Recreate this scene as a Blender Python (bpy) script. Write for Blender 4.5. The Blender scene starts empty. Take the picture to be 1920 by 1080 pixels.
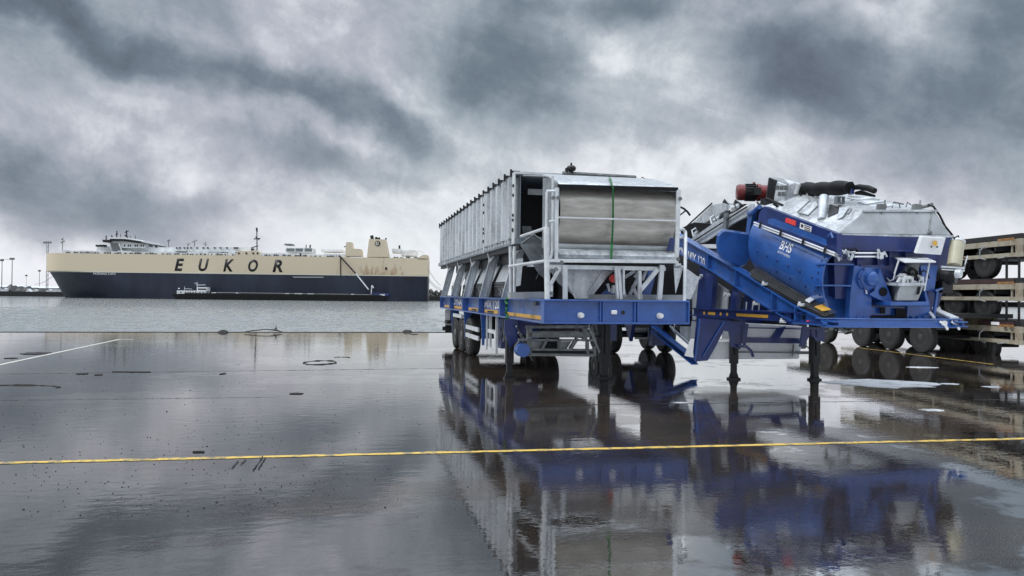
import bpy, bmesh, math, random
from mathutils import Vector, Matrix
random.seed(7)
SC = bpy.context.scene
C = SC.collection
# ---------------------------------------------------------------- camera
EYE = 1.65
FPX = 1450.0
PITCH = math.radians(0.569); ROLL = 0.011
cam_d = bpy.data.cameras.new('camera'); cam = bpy.data.objects.new('camera', cam_d); C.objects.link(cam)
cam_d.lens = 36*FPX/1920; cam_d.sensor_width = 36; cam_d.clip_start = 0.1; cam_d.clip_end = 9000
Fw = Vector((0, math.cos(PITCH), math.sin(PITCH)))
R0 = Vector((1, 0, 0)); U0 = R0.cross(Fw)
Rw = R0*math.cos(ROLL) + U0*math.sin(ROLL); Uw = Rw.cross(Fw)
m = Matrix((Rw, Uw, -Fw)).transposed().to_4x4(); m.translation = (0, 0, EYE)
cam.matrix_world = m
SC.camera = cam
SC.view_settings.view_transform = 'Standard'; SC.view_settings.look = 'None'
SC.view_settings.exposure = 0.05; SC.view_settings.gamma = 1.0
SC.cycles.use_denoising = True; SC.cycles.denoising_prefilter = 'NONE'
SC.cycles.sample_clamp_indirect = 3; SC.cycles.sample_clamp_direct = 8
SC.cycles.max_bounces = 6; SC.cycles.glossy_bounces = 4; SC.cycles.diffuse_bounces = 3
SC.cycles.caustics_reflective = True; SC.cycles.caustics_refractive = False

def ray(px, py):
    return (Fw + Rw*((px-960)/FPX) - Uw*((py-540)/FPX))

# ---------------------------------------------------------------- world
SUN_EL, SUN_AZ = 50.0, 252.0          # degrees, azimuth from +Y clockwise
W = bpy.data.worlds.new("World"); SC.world = W; W.use_nodes = True
nt = W.node_tree; N = nt.nodes; K = nt.links
for n in list(N): N.remove(n)
def node(t, **kw):
    n = N.new(t)
    for k, v in kw.items(): setattr(n, k, v)
    return n
def mth(op, a, b=None, c=None, clamp=False):
    n = node('ShaderNodeMath', operation=op, use_clamp=clamp)
    for i, v in enumerate((a, b, c)):
        if v is None: continue
        if isinstance(v, (int, float)): n.inputs[i].default_value = v
        else: K.new(v, n.inputs[i])
    return n.outputs[0]
out = node('ShaderNodeOutputWorld'); bg = node('ShaderNodeBackground'); K.new(bg.outputs[0], out.inputs[0])
sky = node('ShaderNodeTexSky', sky_type='NISHITA'); sky.sun_disc = False
sky.sun_elevation = math.radians(SUN_EL); sky.sun_rotation = math.radians(SUN_AZ); sky.dust_density = 4
tc = node('ShaderNodeTexCoord'); sep = node('ShaderNodeSeparateXYZ'); K.new(tc.outputs['Generated'], sep.inputs[0])
X, Y, Z = sep.outputs
az = mth('ARCTAN2', X, Y)
el = mth('ARCSINE', Z)
# cloud coordinates: (azimuth, elevation) warped by noise so that cloud masses get ragged outlines
comb = node('ShaderNodeCombineXYZ'); K.new(az, comb.inputs[0]); K.new(el, comb.inputs[1])
wn = node('ShaderNodeTexNoise'); wn.inputs['Scale'].default_value = 7.5; wn.inputs['Detail'].default_value = 6; wn.inputs['Roughness'].default_value = .55
K.new(tc.outputs['Generated'], wn.inputs['Vector'])
wsub = node('ShaderNodeVectorMath', operation='SUBTRACT'); K.new(wn.outputs['Color'], wsub.inputs[0]); wsub.inputs[1].default_value = (.5, .5, .5)
wsc = node('ShaderNodeVectorMath', operation='SCALE'); K.new(wsub.outputs[0], wsc.inputs[0]); wsc.inputs['Scale'].default_value = .15
wadd = node('ShaderNodeVectorMath', operation='ADD'); K.new(comb.outputs[0], wadd.inputs[0]); K.new(wsc.outputs[0], wadd.inputs[1])
warp = wadd.outputs[0]
BL = [  # px, py of the 1920x1080 photograph, half sizes, tilt (deg, down to the right), amount
 (50,20,260,70,10,-.40),(330,110,300,60,10,-.16),(590,190,240,60,14,-.24),(770,240,110,50,35,-.16),
 (110,360,330,90,8,-.46),(430,270,240,45,14,-.18),(620,300,180,40,8,-.16),(960,120,130,120,40,-.36),
 (1120,10,240,45,0,-.26),(1480,140,140,70,25,-.30),(1560,90,160,60,15,-.18),(1790,215,300,85,12,-.30),
 (1890,60,90,90,0,-.30),(1330,235,200,40,-8,-.14),(860,345,260,45,8,-.14),(1750,330,300,50,5,-.16),(360,350,150,50,10,-.12),
 (180,150,260,38,24,.20),(110,90,130,25,15,.12),(330,190,110,30,25,.10),(610,235,130,30,15,.34),(520,40,110,45,48,.30),(660,90,190,45,35,.22),
 (830,200,140,40,30,.20),(1110,110,80,45,25,.42),(1250,120,130,50,5,.24),(1690,35,120,40,-5,.36),(1560,10,80,30,0,.16),
 (1180,300,300,50,0,.14),(900,40,120,60,50,.10),(1060,40,60,60,0,.06),(430,400,250,40,0,.06)]
acc = None
for (px, py, rx, ry, ang, amp) in BL:
    amp *= .95 if amp < 0 else .5
    d = ray(px, py).normalized()
    a0 = math.atan2(d.x, d.y); e0 = math.asin(d.z)
    mp = node('ShaderNodeMapping', vector_type='TEXTURE')
    mp.inputs['Location'].default_value = (a0, e0, 0); mp.inputs['Rotation'].default_value = (0, 0, math.radians(-ang))
    mp.inputs['Scale'].default_value = (rx/FPX*1.45, ry/FPX*1.45, 1)
    K.new(warp, mp.inputs[0])
    ln = node('ShaderNodeVectorMath', operation='LENGTH'); K.new(mp.outputs[0], ln.inputs[0])
    s = node('ShaderNodeMapRange', interpolation_type='SMOOTHERSTEP'); K.new(ln.outputs['Value'], s.inputs[0])
    s.inputs[1].default_value = 0; s.inputs[2].default_value = 1; s.inputs[3].default_value = amp; s.inputs[4].default_value = 0
    acc = s.outputs[0] if acc is None else mth('ADD', acc, s.outputs[0])
# streaky cloud detail
mp2 = node('ShaderNodeMapping'); mp2.inputs['Rotation'].default_value = (0, math.radians(-22), 0); K.new(tc.outputs['Generated'], mp2.inputs[0])
mp3 = node('ShaderNodeMapping'); mp3.inputs['Scale'].default_value = (1.0, 1.0, 1.9); K.new(mp2.outputs[0], mp3.inputs[0])
n1 = node('ShaderNodeTexNoise'); n1.inputs['Scale'].default_value = 4.2; n1.inputs['Detail'].default_value = 9; n1.inputs['Roughness'].default_value = .62; n1.inputs['Distortion'].default_value = .35
K.new(mp3.outputs[0], n1.inputs['Vector'])
n2 = node('ShaderNodeTexNoise'); n2.inputs['Scale'].default_value = 11; n2.inputs['Detail'].default_value = 7; n2.inputs['Roughness'].default_value = .68
n2.inputs['Distortion'].default_value = .25; K.new(tc.outputs['Generated'], n2.inputs['Vector'])
# brightness rises towards the horizon
base = node('ShaderNodeMapRange', interpolation_type='SMOOTHSTEP'); K.new(el, base.inputs[0])
base.inputs[1].default_value = math.radians(2); base.inputs[2].default_value = math.radians(16); base.inputs[3].default_value = .92; base.inputs[4].default_value = .60
t = mth('ADD', base.outputs[0], acc)
d1 = mth('MULTIPLY', mth('SUBTRACT', n1.outputs['Fac'], .5), .72)
d2 = mth('MULTIPLY', mth('SUBTRACT', n2.outputs['Fac'], .5), .55)
damp = node('ShaderNodeMapRange'); K.new(el, damp.inputs[0]); damp.inputs[1].default_value = 0; damp.inputs[2].default_value = math.radians(8); damp.inputs[3].default_value = .2; damp.inputs[4].default_value = 1
t = mth('ADD', t, mth('MULTIPLY', mth('ADD', d1, d2), damp.outputs[0]))
ramp = node('ShaderNodeValToRGB'); K.new(t, ramp.inputs[0])
cr = ramp.color_ramp
cr.elements[0].position = 0.0; cr.elements[0].color = (.085, .10, .13, 1)
cr.elements[1].position = 1.0; cr.elements[1].color = (.90, .92, .95, 1)
for p, c in ((.3, (.165, .203, .245, 1)), (.5, (.285, .33, .378, 1)), (.68, (.45, .48, .53, 1)), (.85, (.72, .745, .78, 1))):
    e = cr.elements.new(p); e.color = c
# purplish tint in some clouds
n3 = node('ShaderNodeTexNoise'); n3.inputs['Scale'].default_value = 2.6; n3.inputs['Detail'].default_value = 2; K.new(tc.outputs['Generated'], n3.inputs['Vector'])
tint = node('ShaderNodeValToRGB'); K.new(n3.outputs['Fac'], tint.inputs[0])
tint.color_ramp.elements[0].position = .42; tint.color_ramp.elements[0].color = (.975, 1.0, 1.0, 1)
tint.color_ramp.elements[1].position = .60; tint.color_ramp.elements[1].color = (1.0, .985, 1.01, 1)
mul = node('ShaderNodeMix', data_type='RGBA', blend_type='MULTIPLY'); mul.inputs[0].default_value = 1
K.new(ramp.outputs[0], mul.inputs[6]); K.new(tint.outputs[0], mul.inputs[7])
# the cloud deck overhead is brighter than the part near the horizon
zen = node('ShaderNodeMapRange', interpolation_type='SMOOTHSTEP'); K.new(el, zen.inputs[0])
zen.inputs[1].default_value = math.radians(24); zen.inputs[2].default_value = math.radians(50); zen.inputs[3].default_value = 1; zen.inputs[4].default_value = 4.2
vm = node('ShaderNodeVectorMath', operation='SCALE'); K.new(mul.outputs[2], vm.inputs[0]); K.new(zen.outputs[0], vm.inputs['Scale'])
sks = node('ShaderNodeVectorMath', operation='SCALE'); K.new(sky.outputs[0], sks.inputs[0]); sks.inputs['Scale'].default_value = .05*.1
sa = node('ShaderNodeVectorMath', operation='ADD'); K.new(vm.outputs[0], sa.inputs[0]); K.new(sks.outputs[0], sa.inputs[1])
K.new(sa.outputs[0], bg.inputs[0]); bg.inputs[1].default_value = 1.0
W.cycles.sampling_method = 'MANUAL'; W.cycles.sample_map_resolution = 512
sun_d = bpy.data.lights.new('sun', 'SUN'); sun_d.energy = 1.4; sun_d.angle = math.radians(14); sun_d.color = (1, .97, .93)
sun = bpy.data.objects.new('sun', sun_d); C.objects.link(sun)
sv = Vector((math.sin(math.radians(SUN_AZ))*math.cos(math.radians(SUN_EL)), math.cos(math.radians(SUN_AZ))*math.cos(math.radians(SUN_EL)), math.sin(math.radians(SUN_EL))))
sun.rotation_euler = sv.to_track_quat('Z', 'Y').to_euler()

# ---------------------------------------------------------------- frames: a vertical-axis coordinate frame in the yard
class Frame:
    def __init__(s, ox, oy, ang):
        s.o = Vector((ox, oy, 0)); s.a = ang
        s.x = Vector((math.cos(ang), math.sin(ang), 0)); s.y = Vector((-math.sin(ang), math.cos(ang), 0))
    def loc(s, p):
        d = Vector(p) - s.o
        return Vector((d.dot(s.x), d.dot(s.y), d.z))
    def P(s, px, py, X=None, Y=None, Z=None, n=None):
        """point in this frame on the plane X=, Y= or Z= that the photograph shows at px, py"""
        o = s.loc((0, 0, EYE)); r = ray(px, py); d = Vector((r.dot(s.x), r.dot(s.y), r.z))
        if X is not None: t = (X-o.x)/d.x
        elif Y is not None: t = (Y-o.y)/d.y
        else: t = (Z-o.z)/d.z
        return o + d*t

# ---------------------------------------------------------------- materials
def mat(name, col, rough=.5, metal=0, var=.0, vscale=3, col2=None, bump=0, bscale=40, coat=0, streak=0, spec=None, ior=None, rvar=0, thr=(.35,.65), vox=False, emit=None):
    M = bpy.data.materials.new(name); M.use_nodes = True
    t = M.node_tree; n = t.nodes; k = t.links
    b = n['Principled BSDF']
    b.inputs['Base Color'].default_value = (*col, 1); b.inputs['Roughness'].default_value = rough; b.inputs['Metallic'].default_value = metal
    if coat: b.inputs['Coat Weight'].default_value = coat; b.inputs['Coat Roughness'].default_value = .12
    if spec is not None: b.inputs['Specular IOR Level'].default_value = spec
    if ior: b.inputs['IOR'].default_value = ior
    tcn = n.new('ShaderNodeTexCoord')
    vec = tcn.outputs['Object']
    if streak:
        mp = n.new('ShaderNodeMapping'); mp.inputs['Scale'].default_value = (1, 1, 1/streak); k.new(vec, mp.inputs[0]); vec = mp.outputs[0]
    if var or col2:
        tx = n.new('ShaderNodeTexNoise'); tx.inputs['Scale'].default_value = vscale; tx.inputs['Detail'].default_value = 7; tx.inputs['Roughness'].default_value = .62
        k.new(vec, tx.inputs['Vector'])
        r = n.new('ShaderNodeValToRGB'); k.new(tx.outputs['Fac'], r.inputs[0])
        c2 = col2 or tuple(c*(1-var) for c in col)
        r.color_ramp.elements[0].position = thr[0]; r.color_ramp.elements[0].color = (*c2, 1)
        r.color_ramp.elements[1].position = thr[1]; r.color_ramp.elements[1].color = (*col, 1)
        src = r.outputs[0]
        if vox:
            vo = n.new('ShaderNodeTexVoronoi'); vo.inputs['Scale'].default_value = 22; k.new(tcn.outputs['Object'], vo.inputs['Vector'])
            mx = n.new('ShaderNodeMix'); mx.data_type = 'RGBA'; mx.blend_type = 'OVERLAY'; mx.inputs[0].default_value = .22
            bw = n.new('ShaderNodeRGBToBW'); k.new(vo.outputs['Color'], bw.inputs[0])
            k.new(src, mx.inputs[6]); k.new(bw.outputs[0], mx.inputs[7]); src = mx.outputs[2]
        k.new(src, b.inputs['Base Color'])
        if rvar:
            mr = n.new('ShaderNodeMapRange'); k.new(tx.outputs['Fac'], mr.inputs[0]); mr.inputs[1].default_value = .3; mr.inputs[2].default_value = .7
            mr.inputs[3].default_value = rough+rvar; mr.inputs[4].default_value = max(.03, rough-rvar); k.new(mr.outputs[0], b.inputs['Roughness'])
    if bump:
        bn = n.new('ShaderNodeTexNoise'); bn.inputs['Scale'].default_value = bscale; bn.inputs['Detail'].default_value = 4; k.new(vec, bn.inputs['Vector'])
        bu = n.new('ShaderNodeBump'); bu.inputs['Strength'].default_value = bump; bu.inputs['Distance'].default_value = .02
        k.new(bn.outputs['Fac'], bu.inputs['Height']); k.new(bu.outputs[0], b.inputs['Normal'])
    return M
M = {}
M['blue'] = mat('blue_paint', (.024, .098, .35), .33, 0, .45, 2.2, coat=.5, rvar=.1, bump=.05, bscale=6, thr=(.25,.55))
M['rimdk'] = mat('dark_rim', (.06, .055, .05), .6, .2, .5, 6)  # darker rim colour for wheels of the stacked and low trailers
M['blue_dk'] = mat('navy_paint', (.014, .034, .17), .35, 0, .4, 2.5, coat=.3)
M['galv_shaded'] = mat('shaded_zinc_panel', (.29, .335, .37), .42, .35, .45, 1.6, streak=5, vox=True, rvar=.12, bump=.1, bscale=4)  # darker copy of galv: shade between the ribs put into the colour
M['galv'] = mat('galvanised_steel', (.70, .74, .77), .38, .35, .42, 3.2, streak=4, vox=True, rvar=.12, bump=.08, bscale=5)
M['galv_lt'] = mat('light_galvanised_pipe', (.74, .77, .78), .42, .3, .25, 5)
M['galv_dk'] = mat('weathered_zinc_sheet', (.30, .33, .35), .42, .5, .4, 3, vox=True, rvar=.1)
M['hood'] = mat('zinc_hood_sheet', (.62, .65, .67), .34, .3, .5, 4, vox=True, rvar=.12, bump=.06, bscale=6)
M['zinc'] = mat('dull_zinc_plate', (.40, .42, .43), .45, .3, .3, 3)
M['belt'] = mat('muddy_belt', (.58, .55, .50), .36, .2, 0, 2.2, col2=(.31, .29, .25), bump=.08, bscale=9, thr=(.3,.7), streak=.22)
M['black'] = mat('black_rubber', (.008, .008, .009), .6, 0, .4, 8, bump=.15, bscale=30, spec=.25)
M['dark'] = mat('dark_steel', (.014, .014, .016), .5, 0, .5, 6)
M['grey'] = mat('grey_steel', (.22, .235, .235), .5, .2, .5, 6)
M['mesh'] = mat('walkway_mesh', (.17, .17, .155), .5, .3, .4, 9)
M['white'] = mat('white_paint', (.80, .81, .82), .35, 0, .12, 5)
M['cream'] = mat('cream_paint', (.31, .28, .215), .55, 0, 0, 2.0, col2=(.15, .105, .06), thr=(.3,.5))
M['tyre'] = mat('tyre_rubber', (.013, .0125, .012), .6, 0, .5, 12, bump=.3, bscale=60)
M['rim'] = mat('wheel_rim', (.32, .31, .29), .45, .4, .6, 6)
M['yellow'] = mat('orange_reflector', (.75, .42, .06), .4, 0, .25, 20)
M['red'] = mat('red_paint', (.20, .014, .012), .45, 0, .4, 6, coat=.3)
M['redlens'] = mat('red_sticker', (.75, .06, .05), .4)
M['green'] = mat('green_webbing', (.02, .20, .045), .7, 0, .6, 9)
M['olive'] = mat('olive_steel', (.10, .085, .04), .6, 0, .6, 6)
M['maroon'] = mat('maroon_steel', (.055, .022, .022), .6, 0, .5, 3)
M['tan'] = mat('yellowed_plastic', (.55, .52, .38), .4, 0, .2, 3)
M['chrome'] = mat('steel_pipe', (.80, .81, .82), .3, .35, .1, 5)
M['decal'] = mat('white_lettering', (.85, .86, .88), .4, 0, .1, 9)

# ---------------------------------------------------------------- mesh building
SPLIT = set('column clamp window drum_flange hydraulic_valve rear_box bolt edge_clamp edge_bolt edge_bolt porthole louvre coupling stiffener mudguard valve side_post rail_bracket hose rivet gusset_foot hood_latch hood_handle valve_rod cross_strut support_post knee_brace bin_hopper infill_plate axle_box corner_chute dark_backing opening pipe_clip valve_cluster idler conveyor_edge rod shackle girder_clamp cover_post air_line exhaust_pipe deck_housing hoop stake_pocket lamp air_hose load_edge grease_pipe handrail side_rail hole upright_tube lifting_frame control_knob chassis motor_bracket rod_bundle end_plate chute_band edge_plate lashing_ring pale_trough trough_end cable deck_pipework mast deck_opening air_coupling leg_plate gusset_rib outrigger reservoir_bracket agitator_motor tail_plate guard_plate cheek_plate tail_beam hood_rim chute_rib print'.split()) | {'rib'}
class MB:
    def __init__(s): s.v = []; s.f = []; s.sm = []
    def add(s, vs, fs, smooth=False):
        b = len(s.v); s.v += [tuple(v) for v in vs]
        for f in fs: s.f.append(tuple(b+i for i in f)); s.sm.append(smooth)
        return s
    def box(s, x0, x1, y0, y1, z0, z1):
        vs = [(x, y, z) for x in (x0, x1) for y in (y0, y1) for z in (z0, z1)]
        return s.add(vs, [(0,1,3,2),(4,6,7,5),(0,4,5,1),(2,3,7,6),(0,2,6,4),(1,5,7,3)])
    def bar(s, p, q, w, h=None, up=(0,0,1)):
        """rectangular bar from p to q, w wide and h high"""
        h = h or w; p = Vector(p); q = Vector(q); d = (q-p).normalized(); up = Vector(up)
        if abs(d.dot(up)) > .98: up = Vector((0, 1, 0))
        a = d.cross(up).normalized(); b = a.cross(d)
        vs = []
        for e in (p, q):
            for i, j in ((-1,-1),(1,-1),(1,1),(-1,1)): vs.append(e + a*(i*w/2) + b*(j*h/2))
        return s.add(vs, [(3,2,1,0),(4,5,6,7),(0,1,5,4),(1,2,6,5),(2,3,7,6),(3,0,4,7)])
    def tube(s, pts, r, n=8, caps=True):
        pts = [Vector(p) for p in pts]; vs = []; fs = []
        if not isinstance(r, (list, tuple)): r = [r]*len(pts)
        pa = None
        for i, p in enumerate(pts):
            d = (pts[min(i+1, len(pts)-1)] - pts[max(i-1, 0)]).normalized()
            if pa is None:
                u = Vector((0,0,1)) if abs(d.z) < .9 else Vector((0,1,0)); pa = d.cross(u).normalized()
            else: pa = (pa - d*pa.dot(d)).normalized()
            b = d.cross(pa)
            for k in range(n):
                t = 2*math.pi*k/n; vs.append(p + (pa*math.cos(t) + b*math.sin(t))*r[i])
        for i in range(len(pts)-1):
            for k in range(n):
                a = i*n+k; b2 = i*n+(k+1) % n; fs.append((a, b2, b2+n, a+n))
        s.add(vs, fs, True)
        if caps:
            s.add(vs[:n], [tuple(range(n))[::-1]]); s.add(vs[-n:], [tuple(range(n))])
        return s
    def prism(s, poly, ext):
        """planar polygon (3D points) extruded by vector ext"""
        poly = [Vector(p) for p in poly]; e = Vector(ext); n = len(poly)
        nrm = Vector((0,0,0))
        for i in range(n): nrm += poly[i].cross(poly[(i+1) % n])
        if nrm.dot(e) > 0: poly = poly[::-1]
        vs = poly + [p+e for p in poly]
        fs = [tuple(range(n)), tuple(range(2*n-1, n-1, -1))] + [(i, i+n, (i+1) % n+n, (i+1) % n) for i in range(n)]
        return s.add(vs, fs)
    def lathe(s, prof, c, ax, n=24):
        """prof = [(radius, distance along ax)], round axis ax through c"""
        c = Vector(c); ax = Vector(ax).normalized(); u = Vector((0,0,1)) if abs(ax.z) < .9 else Vector((1,0,0))
        a = ax.cross(u).normalized(); b = ax.cross(a); vs = []; fs = []
        for (r, h) in prof:
            for k in range(n):
                t = 2*math.pi*k/n; vs.append(c + ax*h + (a*math.cos(t)+b*math.sin(t))*r)
        for i in range(len(prof)-1):
            for k in range(n):
                p = i*n+k; q = i*n+(k+1) % n; fs.append((p, q, q+n, p+n))
        s.add(vs, fs, True)
        s.add(vs[:n], [tuple(range(n))[::-1]]); s.add(vs[-n:], [tuple(range(n))])
        return s
    def sheet(s, rows, th):
        """grid of points (rows of equal length) thickened by th along the mean normal"""
        rows = [[Vector(p) for p in r] for r in rows]; nr = len(rows); nc = len(rows[0])
        nn = (rows[0][-1]-rows[0][0]).cross(rows[-1][0]-rows[0][0]).normalized()*th
        vs = [p for r in rows for p in r]; m2 = len(vs); vs += [p+nn for p in vs]
        fs = []
        for i in range(nr-1):
            for j in range(nc-1):
                a = i*nc+j; fs.append((a, a+1, a+nc+1, a+nc)); fs.append((m2+a, m2+a+nc, m2+a+nc+1, m2+a+1))
        for i in range(nr-1):
            for j in (0, nc-1):
                a = i*nc+j; fs.append((a, a+nc, a+nc+m2, a+m2))
        for j in range(nc-1):
            for i in (0, nr-1):
                a = i*nc+j; fs.append((a, a+1, a+1+m2, a+m2))
        return s.add(vs, fs, True)
    def pieces(s):
        n = len(s.v); pa = list(range(n))
        def fd(i):
            while pa[i] != i: pa[i] = pa[pa[i]]; i = pa[i]
            return i
        key = {}
        for i, v in enumerate(s.v):
            k_ = (round(v[0], 4), round(v[1], 4), round(v[2], 4))
            if k_ in key: pa[fd(i)] = fd(key[k_])
            else: key[k_] = i
        for f in s.f:
            for i in f[1:]: pa[fd(i)] = fd(f[0])
        comp = {}
        for i in range(n): comp.setdefault(fd(i), []).append(i)
        cl = list(comp.values()); bb = [[min(s.v[i][a] for i in c) for a in range(3)] + [max(s.v[i][a] for i in c) for a in range(3)] for c in cl]
        gi = list(range(len(cl)))
        def gf(i):
            while gi[i] != i: gi[i] = gi[gi[i]]; i = gi[i]
            return i
        for i in range(len(cl)):
            for j in range(i):
                if all(bb[i][a] <= bb[j][a+3]+.006 and bb[j][a] <= bb[i][a+3]+.006 for a in range(3)): gi[gf(i)] = gf(j)
        owner = {}
        for i, c in enumerate(cl):
            for v in c: owner[v] = gf(i)
        out = {}
        for f, sm in zip(s.f, s.sm): out.setdefault(owner[f[0]], []).append((f, sm))
        res = []
        for fl in out.values():
            m2 = MB(); mp = {}
            for f, sm in fl:
                for i in f:
                    if i not in mp: mp[i] = len(m2.v); m2.v.append(s.v[i])
                m2.f.append(tuple(mp[i] for i in f)); m2.sm.append(sm)
            res.append(m2)
        return res
    def build(s, name, mt, parent=None, bevel=0, auto=True, label=None):
        if name in SPLIT and parent is not None:
            ps = s.pieces()
            if 1 < len(ps) <= 95:
                os_ = [p.build1(name, mt, parent, bevel, label) for p in ps]; return os_[0]
        return s.build1(name, mt, parent, bevel, label)
    def build1(s, name, mt, parent=None, bevel=0, label=None):
        me = bpy.data.meshes.new(name); me.from_pydata([tuple(v) for v in s.v], [], s.f)
        for p, q in zip(me.polygons, s.sm): p.use_smooth = q
        bm = bmesh.new(); bm.from_mesh(me); bmesh.ops.recalc_face_normals(bm, faces=bm.faces)
        if bevel:
            es = [e for e in bm.edges if len(e.link_faces) == 2 and e.calc_face_angle(0) > .6]
            bmesh.ops.bevel(bm, geom=es, offset=bevel, segments=1, affect='EDGES', clamp_overlap=True)
        for e in bm.edges:
            if len(e.link_faces) == 2 and e.calc_face_angle(0) > .7: e.smooth = False
        bm.to_mesh(me); bm.free()
        ms = mt if isinstance(mt, (list, tuple)) else [mt]
        for x in ms: me.materials.append(M[x] if isinstance(x, str) else x)
        o = bpy.data.objects.new(name, me); C.objects.link(o); o.parent = parent
        if label: o['label'] = label
        return o
def root(name, fr, label, cat, group=None, at=(0,0,0)):
    o = bpy.data.objects.new(name, None); C.objects.link(o); o.empty_display_size = .3
    p = fr.o + fr.x*at[0] + fr.y*at[1] + Vector((0,0,at[2]))
    o.location = p; o.rotation_euler = (0, 0, fr.a); o['label'] = label; o['category'] = cat
    if group: o['group'] = group
    return o
def tag(o, label=None, cat=None, group=None, kind=None):
    for k_, v in (('label', label), ('category', cat), ('group', group), ('kind', kind)):
        if v: o[k_] = v
    return o
def place(o, fr, z=0):
    o.location = fr.o + Vector((0,0,z)); o.rotation_euler = (0,0,fr.a); return o
def text(s, mt, parent, o, ex, ey, name='lettering', depth=.006, bold=.0, shear=0, spacing=1.0):
    """flat raised lettering: baseline starts at o, ex = vector spanning the whole width, ey = cap height vector"""
    cu = bpy.data.curves.new('t', 'FONT'); cu.body = s; cu.offset = bold; cu.shear = shear; cu.space_character = spacing; cu.resolution_u = 3
    ob = bpy.data.objects.new('t', cu); C.objects.link(ob); bpy.context.view_layer.update()
    dg = bpy.context.evaluated_depsgraph_get(); me = bpy.data.meshes.new_from_object(ob.evaluated_get(dg))
    bpy.data.objects.remove(ob)
    xs = [v.co.x for v in me.vertices]; ys = [v.co.y for v in me.vertices]
    x0, x1, y0, y1 = min(xs), max(xs), min(ys), max(ys)
    ex = Vector(ex); ey = Vector(ey); o = Vector(o); nn = ex.cross(ey).normalized()
    bm = bmesh.new(); bm.from_mesh(me)
    for v in bm.verts: v.co = o + ex*((v.co.x-x0)/(x1-x0)) + ey*((v.co.y-y0)/(y1-y0))
    r = bmesh.ops.extrude_face_region(bm, geom=list(bm.faces))
    for v in [g for g in r['geom'] if isinstance(g, bmesh.types.BMVert)]: v.co += nn*depth
    bmesh.ops.recalc_face_normals(bm, faces=bm.faces)
    bm.to_mesh(me); bm.free(); me.materials.clear(); me.materials.append(M[mt])
    me.name = name
    q = bpy.data.objects.new(name, me); C.objects.link(q); q.parent = parent
    return q
def dup(o, parent=None):
    c = o.copy(); C.objects.link(c); c.parent = parent
    for ch in list(o.children): dup(ch, c)
    return c
# ================================================================ SETTING: yard, quay, water
YA = 0.2109                                     # the yard's grid is turned 12 degrees to the view
fy = Frame(-10.8, 32.4, YA)                     # y = 0 is the quay edge
def structure(o): o['kind'] = 'structure'; return o
# wet asphalt
A = bpy.data.materials.new('wet_asphalt'); A.use_nodes = True
t_ = A.node_tree; n_ = t_.nodes; k_ = t_.links; b_ = n_['Principled BSDF']
tc_ = n_.new('ShaderNodeTexCoord')
def NZ(scale, detail=6, rough=.6, vec=None, sc=None):
    x = n_.new('ShaderNodeTexNoise'); x.inputs['Scale'].default_value = scale; x.inputs['Detail'].default_value = detail; x.inputs['Roughness'].default_value = rough
    v = vec or tc_.outputs['Object']
    if sc:
        mp = n_.new('ShaderNodeMapping'); mp.inputs['Scale'].default_value = sc; k_.new(v, mp.inputs[0]); v = mp.outputs[0]
    k_.new(v, x.inputs['Vector']); return x.outputs['Fac']
def RP(src, pts):
    r = n_.new('ShaderNodeValToRGB'); k_.new(src, r.inputs[0]); cr = r.color_ramp
    cr.elements[0].position = pts[0][0]; cr.elements[0].color = (*pts[0][1], 1); cr.elements[1].position = pts[-1][0]; cr.elements[1].color = (*pts[-1][1], 1)
    for p, c in pts[1:-1]: e = cr.elements.new(p); e.color = (*c, 1)
    return r.outputs[0]
def MT(op, a, b):
    x = n_.new('ShaderNodeMath'); x.operation = op
    for i, v in enumerate((a, b)):
        if isinstance(v, (int, float)): x.inputs[i].default_value = v
        else: k_.new(v, x.inputs[i])
    return x.outputs[0]
def MR(src, a, b, c, d):
    x = n_.new('ShaderNodeMapRange'); k_.new(src, x.inputs[0])
    for i, v in enumerate((a, b, c, d)): x.inputs[i+1].default_value = v
    x.interpolation_type = 'SMOOTHSTEP'; return x.outputs[0]
big = NZ(.22, 5, .55, sc=(1, 1.6, 1)); mid = NZ(1.6, 5, .6); fine = NZ(60, 3, .7); grit = NZ(150, 2, .6)
col = RP(big, [(.32, (.040, .031, .025)), (.5, (.022, .019, .0175)), (.68, (.044, .035, .029))])
mx_ = n_.new('ShaderNodeMix'); mx_.data_type = 'RGBA'; mx_.blend_type = 'MULTIPLY'; mx_.inputs[0].default_value = 1
k_.new(col, mx_.inputs[6]); k_.new(RP(grit, [(.42, (.12, .12, .12)), (.54, (.7, .7, .7)), (.66, (6.5, 6.2, 5.8))]), mx_.inputs[7])
k_.new(mx_.outputs[2], b_.inputs['Base Color'])
# puddle mask: 1 = standing water
mpd = n_.new('ShaderNodeMapping'); mpd.vector_type = 'TEXTURE'; cD = fy.loc((2.2, 8.3, 0))
mpd.inputs['Location'].default_value = (cD.x, cD.y, 0); mpd.inputs['Scale'].default_value = (2.4, 3.6, 1); mpd.inputs['Rotation'].default_value = (0, 0, -YA); k_.new(tc_.outputs['Object'], mpd.inputs[0])
lnD = n_.new('ShaderNodeVectorMath'); lnD.operation = 'LENGTH'; k_.new(mpd.outputs[0], lnD.inputs[0])
side = MR(lnD.outputs['Value'], .75, 1.15, -.075, .05)      # a slightly raised, only damp area in front of the trailers
pud = MR(MT('ADD', MT('ADD', MT('MULTIPLY', big, .6), MT('MULTIPLY', mid, .4)), side), .455, .535, 0, 1)
k_.new(MR(pud, 0, 1, .022, .006), b_.inputs['Roughness'])
gx = n_.new('ShaderNodeNewGeometry'); sgx = n_.new('ShaderNodeSeparateXYZ'); k_.new(gx.outputs['Position'], sgx.inputs[0])
refl_gain = MR(sgx.outputs[0], .3, 3.4, 0, 13.0)              # reflectance raised on the right to brighten the mirrored sky
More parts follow.
